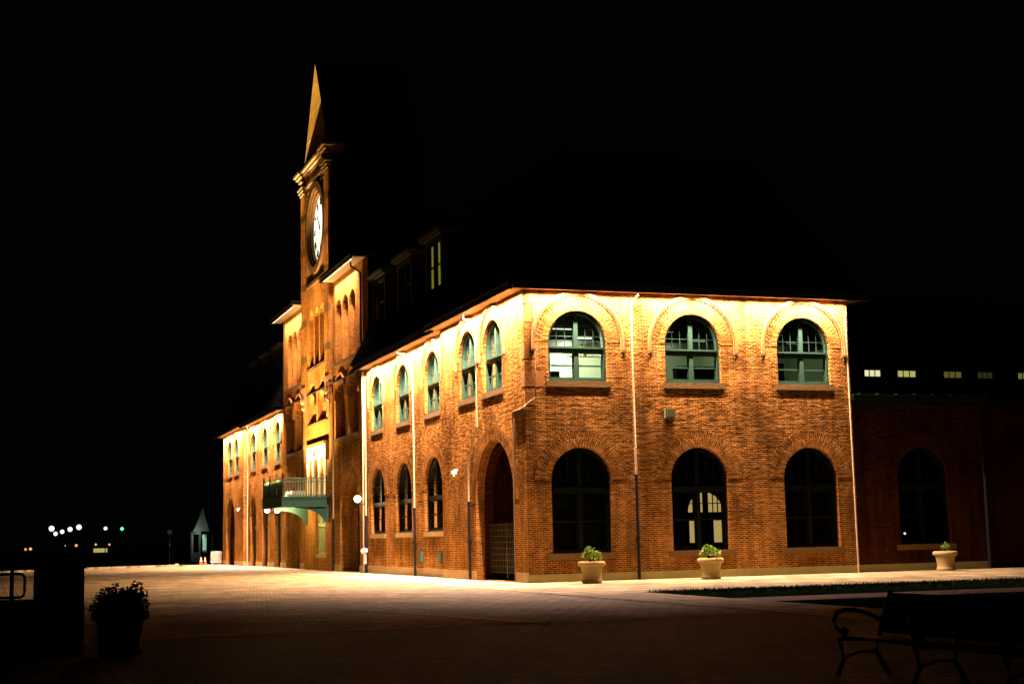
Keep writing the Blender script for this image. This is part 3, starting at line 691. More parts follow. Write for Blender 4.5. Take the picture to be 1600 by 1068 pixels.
point('under_balcony_lamp', (-1.6, 37.6, 3.6), 420, (1, .66, .28), .06)  # second lamp, added to brighten the wall under the balcony

# ---- pipes
def downpipe(pts, zblack, X=None, r=.047):
    top = [p_ for p_ in pts if p_[2] > zblack]; x, y = pts[-1][0], pts[-1][1]
    o = pipe(BLD, top+[(x, y, zblack)], PALE, r)
    mb = MB(); mb.tube([(x, y, zblack), (x, y, 0)], r*1.35, 8); mb.tube([(x, y, zblack-.03), (x, y, zblack+.06)], r*1.7, 8); mb.tube([(x, y, 1.45), (x, y, 1.62)], r*1.9, 8); mb.tube([(x, y, 1.2), (x, y, 1.28)], r*1.7, 8); weld(mb.build('boot', IRON, o), 60)
downpipe([(4.64, -.3, 11.0), (4.64, -.3, 10.85), (4.41, -.09, 10.6), (4.40, -.09, 5), (4.40, -.09, 0)], 3.9)
pipe(BLD, [(13.95, -.06, 10.5), (13.97, -.06, 0)], PALE, .035, 'conduit')
downpipe([(-.5, 6.1, 11), (-.5, 6.1, 10.75), (-.09, 5.75, 10.42), (-.09, 5.7, 6.2), (-.09, 6.96, 4.9), (-.09, 6.98, 0)], 3.15)
downpipe([(-.2, 18.0, 11), (-.2, 18.0, 10.8), (.26, 16.85, 10.5), (.26, 16.8, 5), (.26, 16.8, 0)], 3.15)
pipe(BLD, [(.2, 26.95, 10.9), (.2, 26.95, 0)], PALE, .06, 'conduit')
downpipe([(.24, 26.6, 10.6), (.24, 26.6, 5), (.24, 26.6, 0)], 3.0, r=.05)
pipe(BLD, [(-.3, 27.5, 17.1), (-.3, 27.5, 16.9), (.18, 27.2, 16.5), (.18, 27.15, 7)], IRON, .055)
downpipe([(.2, 34.65, 10.5), (.2, 34.65, 8), (.2, 34.65, 0)], 3.0, r=.05)
pipe(BLD, [(.1, 43.5, 10.5), (.1, 43.5, 4.5)], IRON, .05)
pipe(BLD, [(-.1, 65.0, 10.9), (.26, 66.8, 10.5), (.26, 66.9, 3.1), (.26, 66.9, 0)], PALE, .06)
pipe(BLD, [(.42, -.05, 10.55), (.40, -.05, 6.9), (-.04, -.04, 6.55), (-.045, .3, 6.5), (-.05, 1.36, 6.44), (-.05, 1.4, 0)], PALE, .028, 'conduit')
mb = MB(); mb.box(TR, 5.7, 6.12, -.14, .02, 6.13, 6.5); mb.box(TR, 5.76, 6.06, -.16, -.141, 6.18, 6.45); mb.build('vent_box', mat('olive_metal', (.10, .12, .05), .5), BLD)
for y in (15.9, 12.6): mb = MB(); mb.box(T1, y-.18, y+.18, -.1, .02, .65, 1.15); mb.tube([(.3, y, .6), (.3, y, .66)], .05); mb.build('valve_box', COPPER, BLD)
mb = MB(); mb.tube([(.1, 26.3, .5), (.1, 26.3, 1.0)], .07); mb.sphere((.02, 26.3, 1.15), .16, 8); mb.sphere((.02, 25.9, 1.18), .14, 8); mb.build('hydrant_connection', WHITE, BLD)

# ---- low annex beyond the right facade
ANX = empty('annex_building', (14.1, 0, 0), 'dim red brick single storey annex with green parapet and one dark arched window', 'building')
def under(parent):   # build parts in world coordinates under an offset empty
    return parent
def fixp(o, par): o.parent = par; o.matrix_parent_inverse = par.matrix_world.inverted(); return o
mb = MB(); TA = lambda u, d, z: (u, .12+d, z)
oa = (17.35, 1.21, 1.06, 3.8, 1.21)
wall(mb, TA, [(14.1, -.1), (20.35, -.1), (20.35, 6.75), (14.1, 6.75)], [oa], .36); ring(mb, TA, 17.35, 1.21, 3.8, 1.21, .66)
TA2 = lambda u, d, z: (u, .5+d, z)
wall(mb, TA2, [(20.35, -.1), (36, -.1), (36, 6.75), (20.35, 6.75)], [(24.5, 1.21, 1.06, 3.8, 1.21)], .36)
mb.face([(20.35, .12, -.1), (20.35, .5, -.1), (20.35, .5, 6.75), (20.35, .12, 6.75)]); mb.box(ID, 14.1, 36, 6, 6.1, 0, 6.75)
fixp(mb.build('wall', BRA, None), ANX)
mb = MB(); mb.box(ID, 14.1, 36, .9, 7.9, 6.75, 6.8); fixp(mb.build('roof', SLATE, None), ANX)
mb = MB(); mb.box(TA, 14.1, 20.5, -.1, .4, 6.7, 6.95); mb.box(TA, 14.1, 20.6, -.22, .4, 6.951, 7.1); mb.box(TA, 14.1, 20.62, -.26, .5, 7.101, 7.16)
for k in range(8): mb.box(TA, 14.4+k*.88, 14.46+k*.88, -.27, .5, 7.1605, 7.2)
fixp(mb.build('parapet', mat('dull_copper', (.008, .015, .010), .6, noise=.3, nscale=3), None), ANX)
mb = MB(); mb.box(TA2, 20.7, 36, -.2, .4, 6.8, 7.05); fixp(mb.build('parapet', IRON, None), ANX)
for oo, TT in ((oa, TA), ((24.5, 1.21, 1.06, 3.8, 1.21), TA2)):
    wo = window(None, TT, *oo, rec=.2, ztr=3.42, green=DGREEN, bars=True, meeting=True, sill=BROWN, sillw=.2); fixp(wo, ANX)
mb = MB(); plinth(mb, TA, 14.1, 20.35, [], .3); fixp(mb.build('plinth', PLINTH, None), ANX)
mb = MB(); mb.tube([(20.25, .02, 6.7), (20.25, .02, 3.9)], .05, 8); fixp(mb.build('downpipe', GUTTER, None), ANX)
mb = MB(); mb.tube([(20.3, .02, 3.9), (20.3, .02, 0)], .075, 8); fixp(mb.build('downpipe', IRON, None), ANX)
for i, (x, y, z) in enumerate(((17.2, 5, 2.15), (18.0, 5, 1.75), (18.6, 5, 1.95), (19.2, 4.4, 1.5))):
    mb = MB(); mb.sphere((x, y, z), .05, 6); cdm = MB(); cdm.tube([(x, y, z+.05), (x, y, 6.7)], .008, 4)
    o = mb.build('hanging_lamp', emit('cool_lamp', (.6, .85, 1), 2.2), None); cdm.build('cord', IRON, o)
    tag(o, ['left most cool white lamp glimpsed through the dark annex window', 'low second cool lamp seen through the annex window', 'third cool lamp seen through the annex window, higher than its neighbours', 'lowest right lamp seen through the annex window, above the planter'][i], 'lamp', 'small lamps seen through the annex window')

# ---- taller rear block behind annex
REA = empty('rear_building', (14.1, 8.2, 0), 'dark rear brick block behind the annex with a row of small lit strip windows', 'building')
TB = lambda u, d, z: (u, 8.2+d, z)
wl = [(20.03, 20.94, .8), (21.86, 22.9, .5), (24.45-1.25+1.25, 25.5, .1), (26.4, 27.3, .03), (28.75, 29.7, .15)]
ops = [((a+b)/2, (b-a)/2, 8.9, 9.2, 0) for a, b, s_ in wl]
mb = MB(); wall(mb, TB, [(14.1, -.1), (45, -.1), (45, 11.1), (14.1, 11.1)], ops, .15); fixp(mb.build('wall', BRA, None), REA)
for (a, b, s_) in wl:
    g = MB(); g.box(TB, a, b, .1, .14, 8.9, 9.2); go = fixp(g.build('strip_window', emit('strip_window_light', (1, .98, .55) if s_ > .5 else (.9, .85, .2), s_), None), REA)
    g = MB()
    for k in (1, 2): g.box(TB, a+(b-a)*k/3-.015, a+(b-a)*k/3+.015, .06, .099, 8.9, 9.2)
    fixp(g.build('glazing_bar', IRON, None), go)
mb = MB(); mb.box(TB, 14.82, 19.9, -.7, .1, 11.1, 11.2); mb.box(TB, 19.9, 45, -.25, .1, 11.1, 11.2); fixp(mb.build('eave', GUTTER, None), REA)
mb = MB(); mb.box(ID, 14.1, 45, 7.9, 20, 11.21, 12.6); fixp(mb.build('roof', SLATE, None), REA)
mb = MB(); mb.tube([(19.0, 8.05, 11.1), (19.0, 8.05, 10), (18.95, 8.05, 6.9)], .05, 6); fixp(mb.build('downpipe', GUTTER, None), REA)

# ================================================================ GROUND
def pave_mat(name, c1, c2, mort, w_, h_, big, bumpd=.006, rot=0, rough=.75):
    m = bpy.data.materials.new(name); m.use_nodes = True; nt = m.node_tree; N = nt.nodes; L = nt.links; b = N['Principled BSDF']
    b.inputs['Roughness'].default_value = rough; b.inputs['Specular IOR Level'].default_value = .12
    tcn = N.new('ShaderNodeTexCoord'); mp = N.new('ShaderNodeMapping'); mp.inputs['Rotation'].default_value = (0, 0, rot); L.new(tcn.outputs['Object'], mp.inputs['Vector'])
    t = N.new('ShaderNodeTexBrick'); t.inputs['Scale'].default_value = 1; t.inputs['Brick Width'].default_value = w_; t.inputs['Row Height'].default_value = h_
    t.inputs['Mortar Size'].default_value = min(w_, h_)*.06; t.inputs['Color1'].default_value = (*c1, 1); t.inputs['Color2'].default_value = (*c2, 1); t.inputs['Mortar'].default_value = (*mort, 1)
    L.new(mp.outputs[0], t.inputs['Vector'])
    n1 = N.new('ShaderNodeTexNoise'); n1.inputs['Scale'].default_value = .35; n1.inputs['Detail'].default_value = 8; n1.inputs['Roughness'].default_value = .65; L.new(tcn.outputs['Object'], n1.inputs['Vector'])
    r = N.new('ShaderNodeMapRange'); r.inputs['From Min'].default_value = .3; r.inputs['From Max'].default_value = .7; r.inputs['To Min'].default_value = .55; r.inputs['To Max'].default_value = 1.3; L.new(n1.outputs['Fac'], r.inputs['Value'])
    n5 = N.new('ShaderNodeTexNoise'); n5.inputs['Scale'].default_value = 1.1; n5.inputs['Detail'].default_value = 9; n5.inputs['Roughness'].default_value = .7; n5.inputs['Distortion'].default_value = .6; L.new(tcn.outputs['Object'], n5.inputs['Vector'])
    r5 = N.new('ShaderNodeMapRange'); r5.inputs['From Min'].default_value = .36; r5.inputs['From Max'].default_value = .5; r5.inputs['To Min'].default_value = .62; r5.inputs['To Max'].default_value = 1; L.new(n5.outputs['Fac'], r5.inputs['Value'])
    m5 = N.new('ShaderNodeMath'); m5.operation = 'MULTIPLY'; L.new(r.outputs[0], m5.inputs[0]); L.new(r5.outputs[0], m5.inputs[1]); r = m5
    c = N.new('ShaderNodeTexChecker'); c.inputs['Scale'].default_value = big; c.inputs['Color1'].default_value = (1, 1, 1, 1); c.inputs['Color2'].default_value = (.78, .78, .78, 1); L.new(mp.outputs[0], c.inputs['Vector'])
    v = N.new('ShaderNodeVectorMath'); v.operation = 'SCALE'; L.new(t.outputs['Color'], v.inputs[0]); L.new(r.outputs[0], v.inputs['Scale'])
    v2 = N.new('ShaderNodeVectorMath'); v2.operation = 'MULTIPLY'; L.new(v.outputs[0], v2.inputs[0]); L.new(c.outputs['Color'], v2.inputs[1]); L.new(v2.outputs[0], b.inputs['Base Color'])
    n2 = N.new('ShaderNodeTexNoise'); n2.inputs['Scale'].default_value = 3.5; n2.inputs['Detail'].default_value = 6; L.new(tcn.outputs['Object'], n2.inputs['Vector'])
    ma = N.new('ShaderNodeMath'); ma.operation = 'MULTIPLY_ADD'; ma.inputs[1].default_value = -1; L.new(t.outputs['Fac'], ma.inputs[0]); L.new(n2.outputs['Fac'], ma.inputs[2])
    bp = N.new('ShaderNodeBump'); bp.inputs['Strength'].default_value = .9; bp.inputs['Distance'].default_value = bumpd; L.new(ma.outputs[0], bp.inputs['Height']); L.new(bp.outputs[0], b.inputs['Normal'])
    return m
def sheet(name, poly, z, m, kind='structure'):
    mb = MB(); mb.face([(x, y, z) for x, y in poly]); return tag(mb.build(name, m), kind=kind)
PAVER = pave_mat('plaza_pavers', (.33, .25, .105), (.17, .125, .05), (.05, .036, .016), .42, .42, .45, .05)
CONC = pave_mat('sidewalk_concrete', (.37, .31, .155), (.33, .275, .135), (.16, .12, .08), 1.5, 1.5, .33, .004, rough=.8)
GRASSM = mat('grass_soil', (.006, .013, .003), .95, noise=.5, nscale=2.5, bump=1, bscale=30, spec=0)
REDP = pave_mat('red_brick_path', (.16, .05, .03), (.11, .035, .02), (.04, .02, .015), .22, .11, .5, .006)
ASPH = pave_mat('dark_pavers', (.10, .105, .05), (.065, .07, .035), (.02, .024, .012), .42, .42, .45, .05); ASPH.node_tree.nodes['Principled BSDF'].inputs['Specular IOR Level'].default_value = .06
sheet('ground', [(-3000, -200), (3000, -200), (3000, 140), (-3000, 140)], -.02, GRASSM)
sheet('water', [(-4000, 140), (4000, 140), (4000, 4200), (-4000, 4200)], -.35, mat('river_water', (.003, .004, .005), .4, bump=.5, bscale=.6))
sheet('plaza', [(-60, -26.2), (-3.4, -24.6), (-3.2, 0), (-3.2, 78.6), (-4, 76), (-12.2, 71.3), (-26, 52), (-60, 40)], -.004, PAVER)
sheet('path', [(-60, -60), (40, -60), (40, -33.5), (-2, -33), (-3.4, -24.6), (-60, -26.2)], -.012, ASPH)
sheet('sidewalk', [(-3.2, -11.6), (60, -11.0), (60, .6), (.1, .6), (.4, 84), (-3.2, 84)], 0, CONC)
sheet('kerb_strip', [(-3.4, -33), (-1.3, -33), (-.7, -11.6), (-3.2, -11.6)], .002, CONC)
sheet('brick_path', [(-.95, -20), (50, -20), (50, -17.7), (-.9, -17.7)], .001, REDP)
sheet('lawn', [(-.7, -17.6), (50, -17.6), (50, -11.2), (-.5, -11.75)], .006, GRASSM)
k = MB()
for a, b in (((-60, 40), (-26, 52)), ((-26, 52), (-12.2, 71.3)), ((-12.2, 71.3), (-4, 76)), ((-4, 76), (-3.2, 84))):
    d = Vector((b[0]-a[0], b[1]-a[1], 0)).normalized(); n_ = Vector((-d.y, d.x, 0))*.3; A = Vector((*a, 0)); B = Vector((*b, 0))
    k.face([A, B, B+Vector((0, 0, .14)), A+Vector((0, 0, .14))]); k.face([A+Vector((0, 0, .14)), B+Vector((0, 0, .14)), B+n_+Vector((0, 0, .14)), A+n_+Vector((0, 0, .14))])
tag(k.build('kerb', CONC), kind='structure')
# slot drains in the plaza
for i, (a, b, lab) in enumerate((((-10.4, -17.2), (-8.7, -25.2), 'long dark slot drain running across the plaza pavers'), ((-2.9, -19.6), (-1.5, -21.6), 'short dark drain cover at the edge of the concrete strip'))):
    a = Vector((*a, 0)); b = Vector((*b, 0)); d = (b-a).normalized(); n_ = Vector((-d.y, d.x, 0))*.07
    mb = MB(); P = [a-n_, b-n_, b+n_, a+n_]; mb.face([(p_.x, p_.y, .006) for p_ in P])
    for q in range(4): p0, p1 = P[q], P[(q+1) % 4]; mb.face([(p0.x, p0.y, -.01), (p1.x, p1.y, -.01), (p1.x, p1.y, .006), (p0.x, p0.y, .006)])
    tag(mb.build('slot_drain', IRON), lab, 'drain', 'drains set in the plaza')
# grass blades at the lawn edge
mb = MB()
for k_ in range(9000):
    x = random.uniform(-.6, 26); y = -11.85-abs(random.gauss(0, 1.6)); h_ = random.uniform(.04, .11); a = random.uniform(0, PI)
    if y < -17.5: continue
    dx, dy = math.cos(a)*.015, math.sin(a)*.015
    mb.face([(x-dx, y-dy, 0), (x+dx, y+dy, 0), (x+random.uniform(-.04, .04), y+random.uniform(-.04, .04), h_)])
tag(mb.build('grass', mat('grass_blade', (.010, .026, .004), .7, noise=.4)), kind='stuff', cat='grass', label='short grass along the lawn edge beyond the lit pavement')

# ================================================================ THINGS
POTM = mat('cast_stone', (.34, .26, .10), .8, noise=.15, nscale=6, bump=.4, bscale=30)
LEAF = mat('shrub_leaf', (.19, .29, .035), .55, noise=.5, nscale=12)
SOIL = mat('soil', (.03, .02, .012), .95)
def make_planter(loc, label, s=1):
    t = empty('planter', loc, label, 'planter', 'cast stone planters')
    pr = [(.33, 0), (.36, .02), (.37, .09), (.35, .12), (.335, .16), (.345, .3), (.375, .5), (.385, .53), (.40, .55), (.395, .59)]
    mb = MB(); mb.lathe((0, 0, 0), pr, 32); weld(mb.build('body', POTM, t), 30)
    mb = MB(); mb.lathe((0, 0, 0), [(.395, .585), (.455, .60), (.495, .65), (.50, .70), (.475, .75), (.43, .775), (.36, .77), (.345, .72), (.34, .66)], 32); weld(mb.build('rim', POTM, t), 50)
    mb = MB(); mb.lathe((0, 0, 0), [(.35, .68), (.35, .70)], 24); mb.build('soil', SOIL, t)
    t.scale = (s, s, s); return t
def leafball(mb, c, rx, rz, n, size, rng):
    c = Vector(c)
    for _ in range(n):
        v = Vector((rng.gauss(0, 1), rng.gauss(0, 1), rng.gauss(0, 1))).normalized()*(rng.random()**.45)
        p = c+Vector((v.x*rx, v.y*rx, abs(v.z)*rz if v.z < 0 else v.z*rz)); s_ = size*rng.uniform(.6, 1.3)
        d = Vector((rng.gauss(0, 1), rng.gauss(0, 1), rng.gauss(.4, .8))).normalized(); e = d.cross(Vector((rng.gauss(0, 1), rng.gauss(0, 1), rng.gauss(0, 1)))).normalized()
        mb.face([p, p+d*s_*.5+e*s_*.28, p+d*s_, p+d*s_*.5-e*s_*.28])
def shrub(loc, label, seed, clumps, size=.06, n=420, m=LEAF):
    rng = random.Random(seed); mb = MB(); st = MB()
    t = empty('shrub', loc, label, 'shrub', 'shrubs in the planters')
    for (x, y, z, r_, h_) in clumps:
        leafball(mb, (x, y, z), r_, h_, n, size, rng)
        for _ in range(6):
            a = rng.uniform(0, 2*PI); st.tube([(x*.3, y*.3, 0), (x+math.cos(a)*r_*.6, y+math.sin(a)*r_*.6, z+h_*.6)], .008, 4, .004)
    mb.build('foliage', m, t); st.build('stem', SOIL, t); return t
PW = [(1.5, -2.45, 'cast stone planter against the wall nearest the building corner', 'bright green shrub in the planter nearest the building corner', 1.0),
      (6.4, -2.1, 'cast stone planter under the window with the lamplit lobby doors', 'round bright shrub in the planter under the lamplit lobby window', 1.0),
      (17.45, -.95, 'cast stone planter in front of the dim red annex', 'small sparse shrub in the planter before the annex', 1.0)]
CL = [[(-.12, 0, .2, .24, .32), (.15, -.05, .18, .24, .24), (-.02, .1, .25, .2, .36), (0, -.15, .15, .3, .2)], [(-.05, 0, .22, .32, .33), (.18, 0, .18, .24, .26), (-.22, 0, .15, .18, .22), (0, -.15, .15, .3, .2)], [(0, 0, .12, .2, .22), (.05, 0, .15, .12, .3)]]
for i, (x, y, la, lb, s_) in enumerate(PW):
    make_planter((x, y, 0), la, s_); shrub((x, y, .70), lb, 11+i, CL[i], .085, [330, 360, 110][i])
make_planter((-16.86, -28.66, 0), 'large dark planter in the foreground beside the stone pier', .88)
shrub((-16.86, -28.66, .61), 'unlit bushy shrub in the dark foreground planter', 31, [(0, 0, .05, .33, .3), (-.22, 0, .1, .2, .3), (-.05, 0, .1, .22, .36), (.22, 0, .1, .2, .4), (-.1, .05, .05, .4, .16), (.12, 0, .05, .3, .3)], .055, 650, mat('dark_leaf', (.03, .045, .02), .7))

# stone pier, low wall and railing on the left
PIERM = mat('granite_block', (.45, .52, .38), .85, noise=.3, nscale=2, bump=.6, bscale=12)
vd = math.atan2(R_.y, R_.x)
pier = empty('stone_pier', (-17.72, -27.6, 0), 'square dark granite pier with a flat cap at left foreground', 'pier', rz=vd+.3)
mb = MB(); mb.box(ID, -.385, .385, -.385, .385, 0, .74); mb.box(ID, -.375, .375, -.375, .375, .741, 1.30); mb.build('shaft', PIERM, pier)
mb = MB(); mb.box(ID, -.41, .41, -.41, .41, 1.301, 1.45); mb.box(ID, -.35, .35, -.35, .35, 1.451, 1.5); mb.build('cap', PIERM, pier)
lw = empty('low_wall', (-18.1, -27.75, 0), 'low dark granite wall running left from the square pier', 'wall', rz=vd)
mb = MB(); mb.box(ID, -8, -.02, -.22, .22, 0, .72); mb.build('wall', PIERM, lw); mb = MB(); mb.box(ID, -8, -.02, -.27, .27, .721, .84); mb.build('coping', PIERM, lw)
rl = empty('metal_railing', (-18.1, -27.75, .84), 'black looped metal railing standing on the low granite wall', 'railing', rz=vd)
def loop_pts(x0, x1, z0, z1, r_):
    P = []
    for cx, cz, a0 in ((x1-r_, z1-r_, 0), (x0+r_, z1-r_, PI/2), (x0+r_, z0+r_, PI), (x1-r_, z0+r_, 3*PI/2)):
        for k_ in range(5): a = a0+PI/2*k_/4; P.append((cx+r_*math.cos(a), 0, cz+r_*math.sin(a)))
    return P+[P[0]]
mb = MB(); mb.tube(loop_pts(-7.5, -.14, .04, .40, .08), .022, 8); weld(mb.build('frame', IRON, rl))
for k_ in range(12): mb = MB(); x = -.34-k_*.6; mb.tube([(x, 0, 0), (x, 0, .62)], .032 if k_ % 2 == 0 else .02, 8); mb.build('post', IRON, rl)
for k_ in range(12): mb = MB(); x = -.6-k_*.6; mb.tube([(x, 0, .06), (x, 0, .39)], .016, 6); mb.build('baluster', IRON, rl)

# bench on the right
WOOD = mat('dark_bench_wood', (.005, .006, .004), .6, noise=.4, nscale=9, bump=.4)
GREY = mat('worn_metal_bolt', (.4, .38, .33), .35, metal=1)
bench = empty('park_bench', (-9.62, -37.25, 0), 'long dark slatted park bench with curled cast iron arms at lower right', 'bench', rz=-PI/2)
# local x along the bench (towards the camera), local -y is the back side ... seat faces world -x
BL = 4.4
sl = MB()
for k_ in range(5): sl.box(ID, 0.05, BL-.05, .06-.0+(-k_*.1)*1-.09+.06, .06-k_*.1+.05, .425+.004*k_, .45+.004*k_)
sl = MB()
for k_ in range(5): y = -.02+k_*.098; sl.box(ID, .05, BL-.05, y, y+.078, .42-.004*k_, .45-.004*k_)
sl.build('seat', WOOD, bench)
bk = MB()
for k_ in range(7): y = .50+k_*.028; z = .47+k_*.063; bk.box(ID, .05, BL-.05, y, y+.028, z, z+.056)
bk.build('backrest', WOOD, bench)
def curl(cx, cy, r0, a0, a1, n=10, shrink=.5): return [(0, cx+r0*(1-shrink*k/n)*math.cos(a0+(a1-a0)*k/n), cy+r0*(1-shrink*k/n)*math.sin(a0+(a1-a0)*k/n)) for k in range(n+1)]
for x in (0, BL/3, 2*BL/3, BL):
    fr = MB(); sh = lambda P: [(x, p_[1], p_[2]) for p_ in P]
    fr.tube(sh([(0, -.06, 0), (0, -.04, .06), (0, .03, .2), (0, .0, .34), (0, -.02, .42)]), .026, 8); fr.tube(sh([(0, .62, 0), (0, .56, .08), (0, .46, .25), (0, .5, .42), (0, .56, .6), (0, .69, .93)]), .026, 8)
    fr.tube(sh([(0, -.02, .41), (0, .5, .40)]), .022, 8); fr.tube(sh([(0, .03, .2), (0, .25, .26), (0, .46, .25)]), .016, 8)
    fo = weld(fr.build('leg', IRON, bench), 60)
for x in (0, BL/3, 2*BL/3, BL):
    ar = MB(); sh = lambda P: [(x, p_[1], p_[2]) for p_ in P]
    ar.tube(sh([(0, .60, .62), (0, .5, .62), (0, .38, .68), (0, .2, .73), (0, .06, .73), (0, -.04, .70), (0, -.08, .62), (0, -.05, .54), (0, 0, .5), (0, .06, .46)]), .024, 8)
    ar.sphere((x, .06, .50), .045, 6); weld(ar.build('armrest', IRON, bench), 60)
bt = MB()
for x in (0, BL/3, 2*BL/3, BL):
    for (y, z) in ((.6, .62), (-.05, .72), (.62, .8)): bt.sphere((x-.01, y, z), .012, 5)
bt.build('bolt', GREY, bench)

# wall lamps
def wall_lamp(x, y, z, X, label, r=.2, p=45):
    t = empty('wall_lamp', (X, y, z), label, 'lamp', 'globe lamps on the brick wall')
    mb = MB(); mb.sphere((x-X, 0, 0), r, 12); weld(mb.build('globe', emit('globe_glow', (1, .93, .72), 5), t))
    mb = MB(); mb.tube([(0, 0, -.15), (-.08, 0, -r-.1), (x-X, 0, -r-.06), (x-X, 0, -r)], .022, 6); mb.box(ID, -.03, .0, -.07, .07, -.3, -.05); mb.build('bracket', IRON, t)
    point('wall_lamp_light', (x-r-.12, y, z), p, (1, .85, .55), .1)
wall_lamp(-.15, 26.9, 3.97, .25, 'white globe lamp beside the near big arch, by the pale downpipe')
wall_lamp(-.05, 56.0, 4.1, .35, 'leftmost white globe lamp, on the pier left of the balcony'); wall_lamp(-.15, 51.3, 3.98, .25, 'white globe lamp just left of the balcony bracket')
def cctv(x, y, z, label):
    t = empty('security_camera', (x, y, z), label, 'camera', 'small white cameras on the wall')
    mb = MB(); mb.box(ID, -.3, -.08, -.09, .09, -.06, .08); mb.build('housing', WHITE, t)
    mb = MB(); mb.tube([(0, 0, .1), (-.12, 0, .12), (-.18, 0, .07)], .025, 6); mb.tube([(-.19, -.02, -.06), (-.2, -.02, -.16)], .05, 8); mb.build('bracket', WHITE, t)
cctv(0, 8.76, 4.5, 'small white camera on the orange wall right of the pavilion step'); cctv(0, 68.9, 4.5, 'small white camera on the far pavilion wall')

# cones and barrier at the far corner
OR = mat('cone_orange', (.7, .10, .02), .5); WH2 = mat('reflective_white', (.8, .78, .7), .4)
for i, (x, y) in enumerate(((-1.56, 80.9), (-1.06, 82.0))):
    t = empty('traffic_cone', (x, y, 0), ['orange traffic cone further left of the two by the barrier', 'orange traffic cone closer to the barrier'][i], 'traffic cone', 'traffic cones at the far corner')
    mb = MB(); mb.lathe((0, 0, 0), [(.17, .04), (.15, .05), (.04, .7), (.03, .71)], 16); mb.build('body', OR, t)
    mb = MB(); mb.box(ID, -.2, .2, -.2, .2, 0, .04); mb.build('base', OR, t)
    mb = MB(); mb.lathe((0, 0, 0), [(.112, .3), (.088, .43), ], 16); mb.lathe((0, 0, 0), [(.076, .5), (.058, .6)], 16); mb.build('reflective_band', WH2, t)
bar = empty('crowd_barrier', (-.02, 82.4, 0), 'pale crowd barrier standing at the far corner of the terminal', 'barrier', rz=math.radians(-20))
mb = MB(); mb.tube([(-.48, 0, .16), (-.48, 0, 1.05), (-.4, 0, 1.12), (.4, 0, 1.12), (.48, 0, 1.05), (.48, 0, .16), (-.48, 0, .16)], .03, 8); mb.build('frame', WHITE, bar)
mb = MB()
for k_ in range(14): x = -.42+k_*.0646; mb.tube([(x, 0, .17), (x, 0, 1.1)], .02, 6)
mb.build('infill_bar', WHITE, bar)
for x in (-.35, .35): mb = MB(); mb.box(ID, x-.03, x+.03, -.3, .3, 0, .04); mb.box(ID, x-.02, x+.02, -.02, .02, .04, .16); mb.build('foot', WHITE, bar)

# small pale kiosk with pointed roof far left
ki = empty('kiosk', (2.5, 111.2, 0), 'small pale green kiosk with a tall pointed roof beyond the plaza', 'kiosk', rz=.5)
KM = mat('pale_green_timber', (.42, .48, .40), .6, noise=.15)
mb = MB()
for s1 in (-1, 1):
    for s2 in (-1, 1): mb.box(ID, s1*.8-.1, s1*.8+.1, s2*.8-.1, s2*.8+.1, 0, 2.9)
mb.box(ID, -.9, .9, -.9, .9, 2.9, 3.2); mb.build('wall', KM, ki)
mb = MB(); mb.box(ID, -.7, .7, -.7, .7, 0, 1.0); mb.box(ID, .0, .7, -.7, .7, 1, 2.9); mb.build('panel', KM, ki)
mb = MB(); mb.lathe((0, 0, 3.2), [(1.25, 0), (.95, .5), (.45, 1.5), (.02, 2.6)], 4); mb.build('roof', KM, ki)
mb = MB(); mb.box(ID, -.5, -.05, -.72, -.701, 1.2, 2.5); mb.build('lit_window', emit('kiosk_light', (.6, 1, .78), .45), ki)
point('kiosk_lamp', (.9, 109.6, 3.5), 26, (.85, 1, .85), .1); point('kiosk_lamp', (2.3, 111.0, 2.6), 5, (.6, 1, .8), .1)  # first light is added outside the kiosk to brighten its walls

# waterfront fence
fe = empty('waterfront_fence', (-40, 118, 0), 'thin dark waterfront fence seen against the far shore', 'fence')
mb = MB(); mb.box(ID, -20, 62, -.03, .03, 1.05, 1.12); mb.box(ID, -20, 62, -.02, .02, .15, .2); mb.build('rail', IRON, fe)
for k_ in range(42): x = -20+k_*2; mb = MB(); mb.box(ID, x-.05, x+.05, -.05, .05, 0, 1.2); mb.build('post', mat('fence_post', (.2, .22, .2), .5) if k_ == 0 else fe.children[1].data.materials[0], fe)

# promenade lamps
LAMPS = [(-12.2, 137.6, 4.15, (1, 1, 1), .34, 'brilliant white promenade lamp, leftmost of the row'), (-9.8, 190.2, 4.05, (.95, 1, .9), .32, 'lowest small promenade lamp, second from left'),
         (-9.7, 168.7, 4.1, (1, 1, .9), .30, 'third promenade lamp from left, small and white'), (-9.6, 147.4, 4.15, (.95, 1, .75), .31, 'fourth promenade lamp, yellowish white'),
         (-9.6, 126.0, 4.1, (.75, .95, 1), .31, 'bluish white promenade lamp at the right end of the cluster'), (-4.6, 156.3, 4.3, (.85, 1, .65), .25, 'yellow green lamp alone right of the cluster'), (-2.5, 155.5, 4.2, (.15, 1, .7), .24, 'teal green lamp at the far right of the row')]
for (x, y, z, c, r, la) in LAMPS:
    t = empty('street_lamp', (x, y, 0), la, 'street lamp', 'lamps along the waterfront promenade')
    mb = MB(); mb.sphere((0, 0, z), r, 10); mb.build('globe', emit('lamp_glow', c, 1.3), t)
    mb = MB(); mb.tube([(0, 0, 0), (0, 0, .5)], .11, 8); mb.tube([(0, 0, .5), (0, 0, z-r)], .06, 8); mb.build('pole', IRON, t)
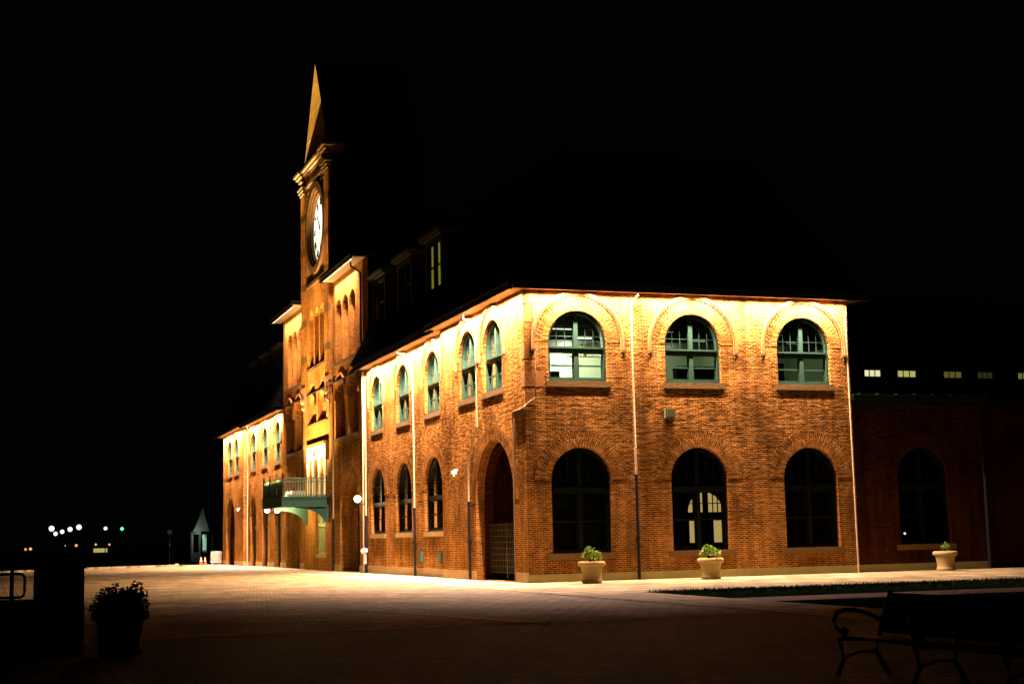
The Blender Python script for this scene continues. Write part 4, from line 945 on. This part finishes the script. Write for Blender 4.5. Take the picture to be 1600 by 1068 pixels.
FAR = [(-.9, 903.4, 2.2, (1, .45, .12), 1.7, 'left orange light of the close pair low on the far shore'), (1.9, 902.6, 2.4, (1, .5, .18), 2.0, 'right orange light of the close pair low on the far shore'), (28.1, 892.9, 3.9, (1, .5, .15), 1.9, 'orange shore light left of the yellow lit shed'),
       (39.3, 888.9, 4.2, (1, .5, .15), 1.5, 'orange shore light above the yellow lit shed'), (47.1, 886.2, 4.0, (1, .45, .14), 1.5, 'orange shore light right of the yellow lit shed'), (21.8, 895.1, 3.9, (.9, .8, .6), .7, 'tiny pale shore light left of the orange ones'), (81.7, 874.3, 3.3, (.9, .7, .4), .7, 'tiny pale shore light nearest the kiosk')]
for (x, y, z, c, r, la) in FAR:
    t = empty('shore_lamp', (x, y, 0), la, 'lamp', 'lights on the far shore')
    mb = MB(); mb.sphere((0, 0, z), r*.45, 8); mb.build('globe', emit('shore_glow', c, 1.0), t); mb = MB(); mb.tube([(0, 0, -.4), (0, 0, z)], .1, 6); mb.build('pole', IRON, t)
sh = empty('lit_shed', (35.3, 783.8, -.4), 'small yellow lit shed low on the far shore', 'shed')
mb = MB(); mb.box(ID, -3.5, 3.5, -2, 2, 0, 2.2); mb.build('wall', emit('shed_light', (.9, .75, .2), .5), sh); mb = MB(); mb.box(ID, -4, 4, -2.4, 2.4, 2.2, 2.7); mb.build('roof', IRON, sh)
fl = empty('floodlight', (-3.6, 87.1, 0), 'small black floodlight on a stake aimed at the gilded gable', 'floodlight')
mb = MB(); mb.tube([(0, 0, 0), (0, 0, 2.8)], .03, 6); mb.build('pole', IRON, fl); mb = MB(); mb.box(ID, -.2, .2, .04, .3, 2.8, 3.15); mb.build('housing', IRON, fl)
# things inside the lit offices
cb = MB(); cb.box(ID, 0, .75, 0, .4, 0, .95); co = cb.build('cabinet', mat('dark_cabinet', (.03, .02, .015), .6)); co.location = (1.05, 1.0, 7.05); tag(co, 'dark cabinet inside the leftmost lit office window', 'cabinet')
pp = empty('potted_plant', (3.25, 2.0, 8.75), 'potted plant on a shelf inside the brightest office window', 'plant')
mb = MB(); mb.lathe((0, 0, 0), [(.09, 0), (.12, .24), (.13, .25)], 14); mb.build('pot', mat('green_pot', (.18, .28, .12), .5), pp)
mb = MB(); leafball(mb, (0, 0, .25), .2, .2, 70, .12, random.Random(3)); mb.build('foliage', LEAF, pp)
st = MB(); st.box(ID, 0, 1.6, 0, .25, 0, .03); so = st.build('wall_shelf', WHITE); so.location = (2.5, 1.85, 8.71); tag(so, 'thin white shelf under the potted plant in the office', 'shelf')

fu = [((6.95, 1.3, 6.06), 1.7, .4, 2.28, 'dark low filing cabinet inside the middle lit office window'), ((11.1, 1.5, 6.06), .8, .5, 2.5, 'dark desk partition inside the right office window')]
for loc, w_, d_, h_, la in fu:
    q = MB(); q.box(ID, 0, w_, 0, d_, 0, h_); q.box(ID, .05, w_-.05, -.015, -.001, h_-.7, h_-.38); q.box(ID, .05, w_-.05, -.015, -.001, h_-.34, h_-.04)
    o = q.build('cabinet', mat('cabinet_metal', (.02, .022, .015), .5)); o.location = loc; tag(o, la, 'cabinet')
q = MB(); q.box(ID, 0, .5, 0, .03, 0, .42); q.box(ID, .04, .46, -.006, -.001, .04, .38); o = q.build('picture_frame', mat('frame_dark', (.05, .05, .04), .5)); o.location = (6.35, 4.1, 8.35); tag(o, 'small dark framed picture on the office wall behind the middle upper window', 'picture')
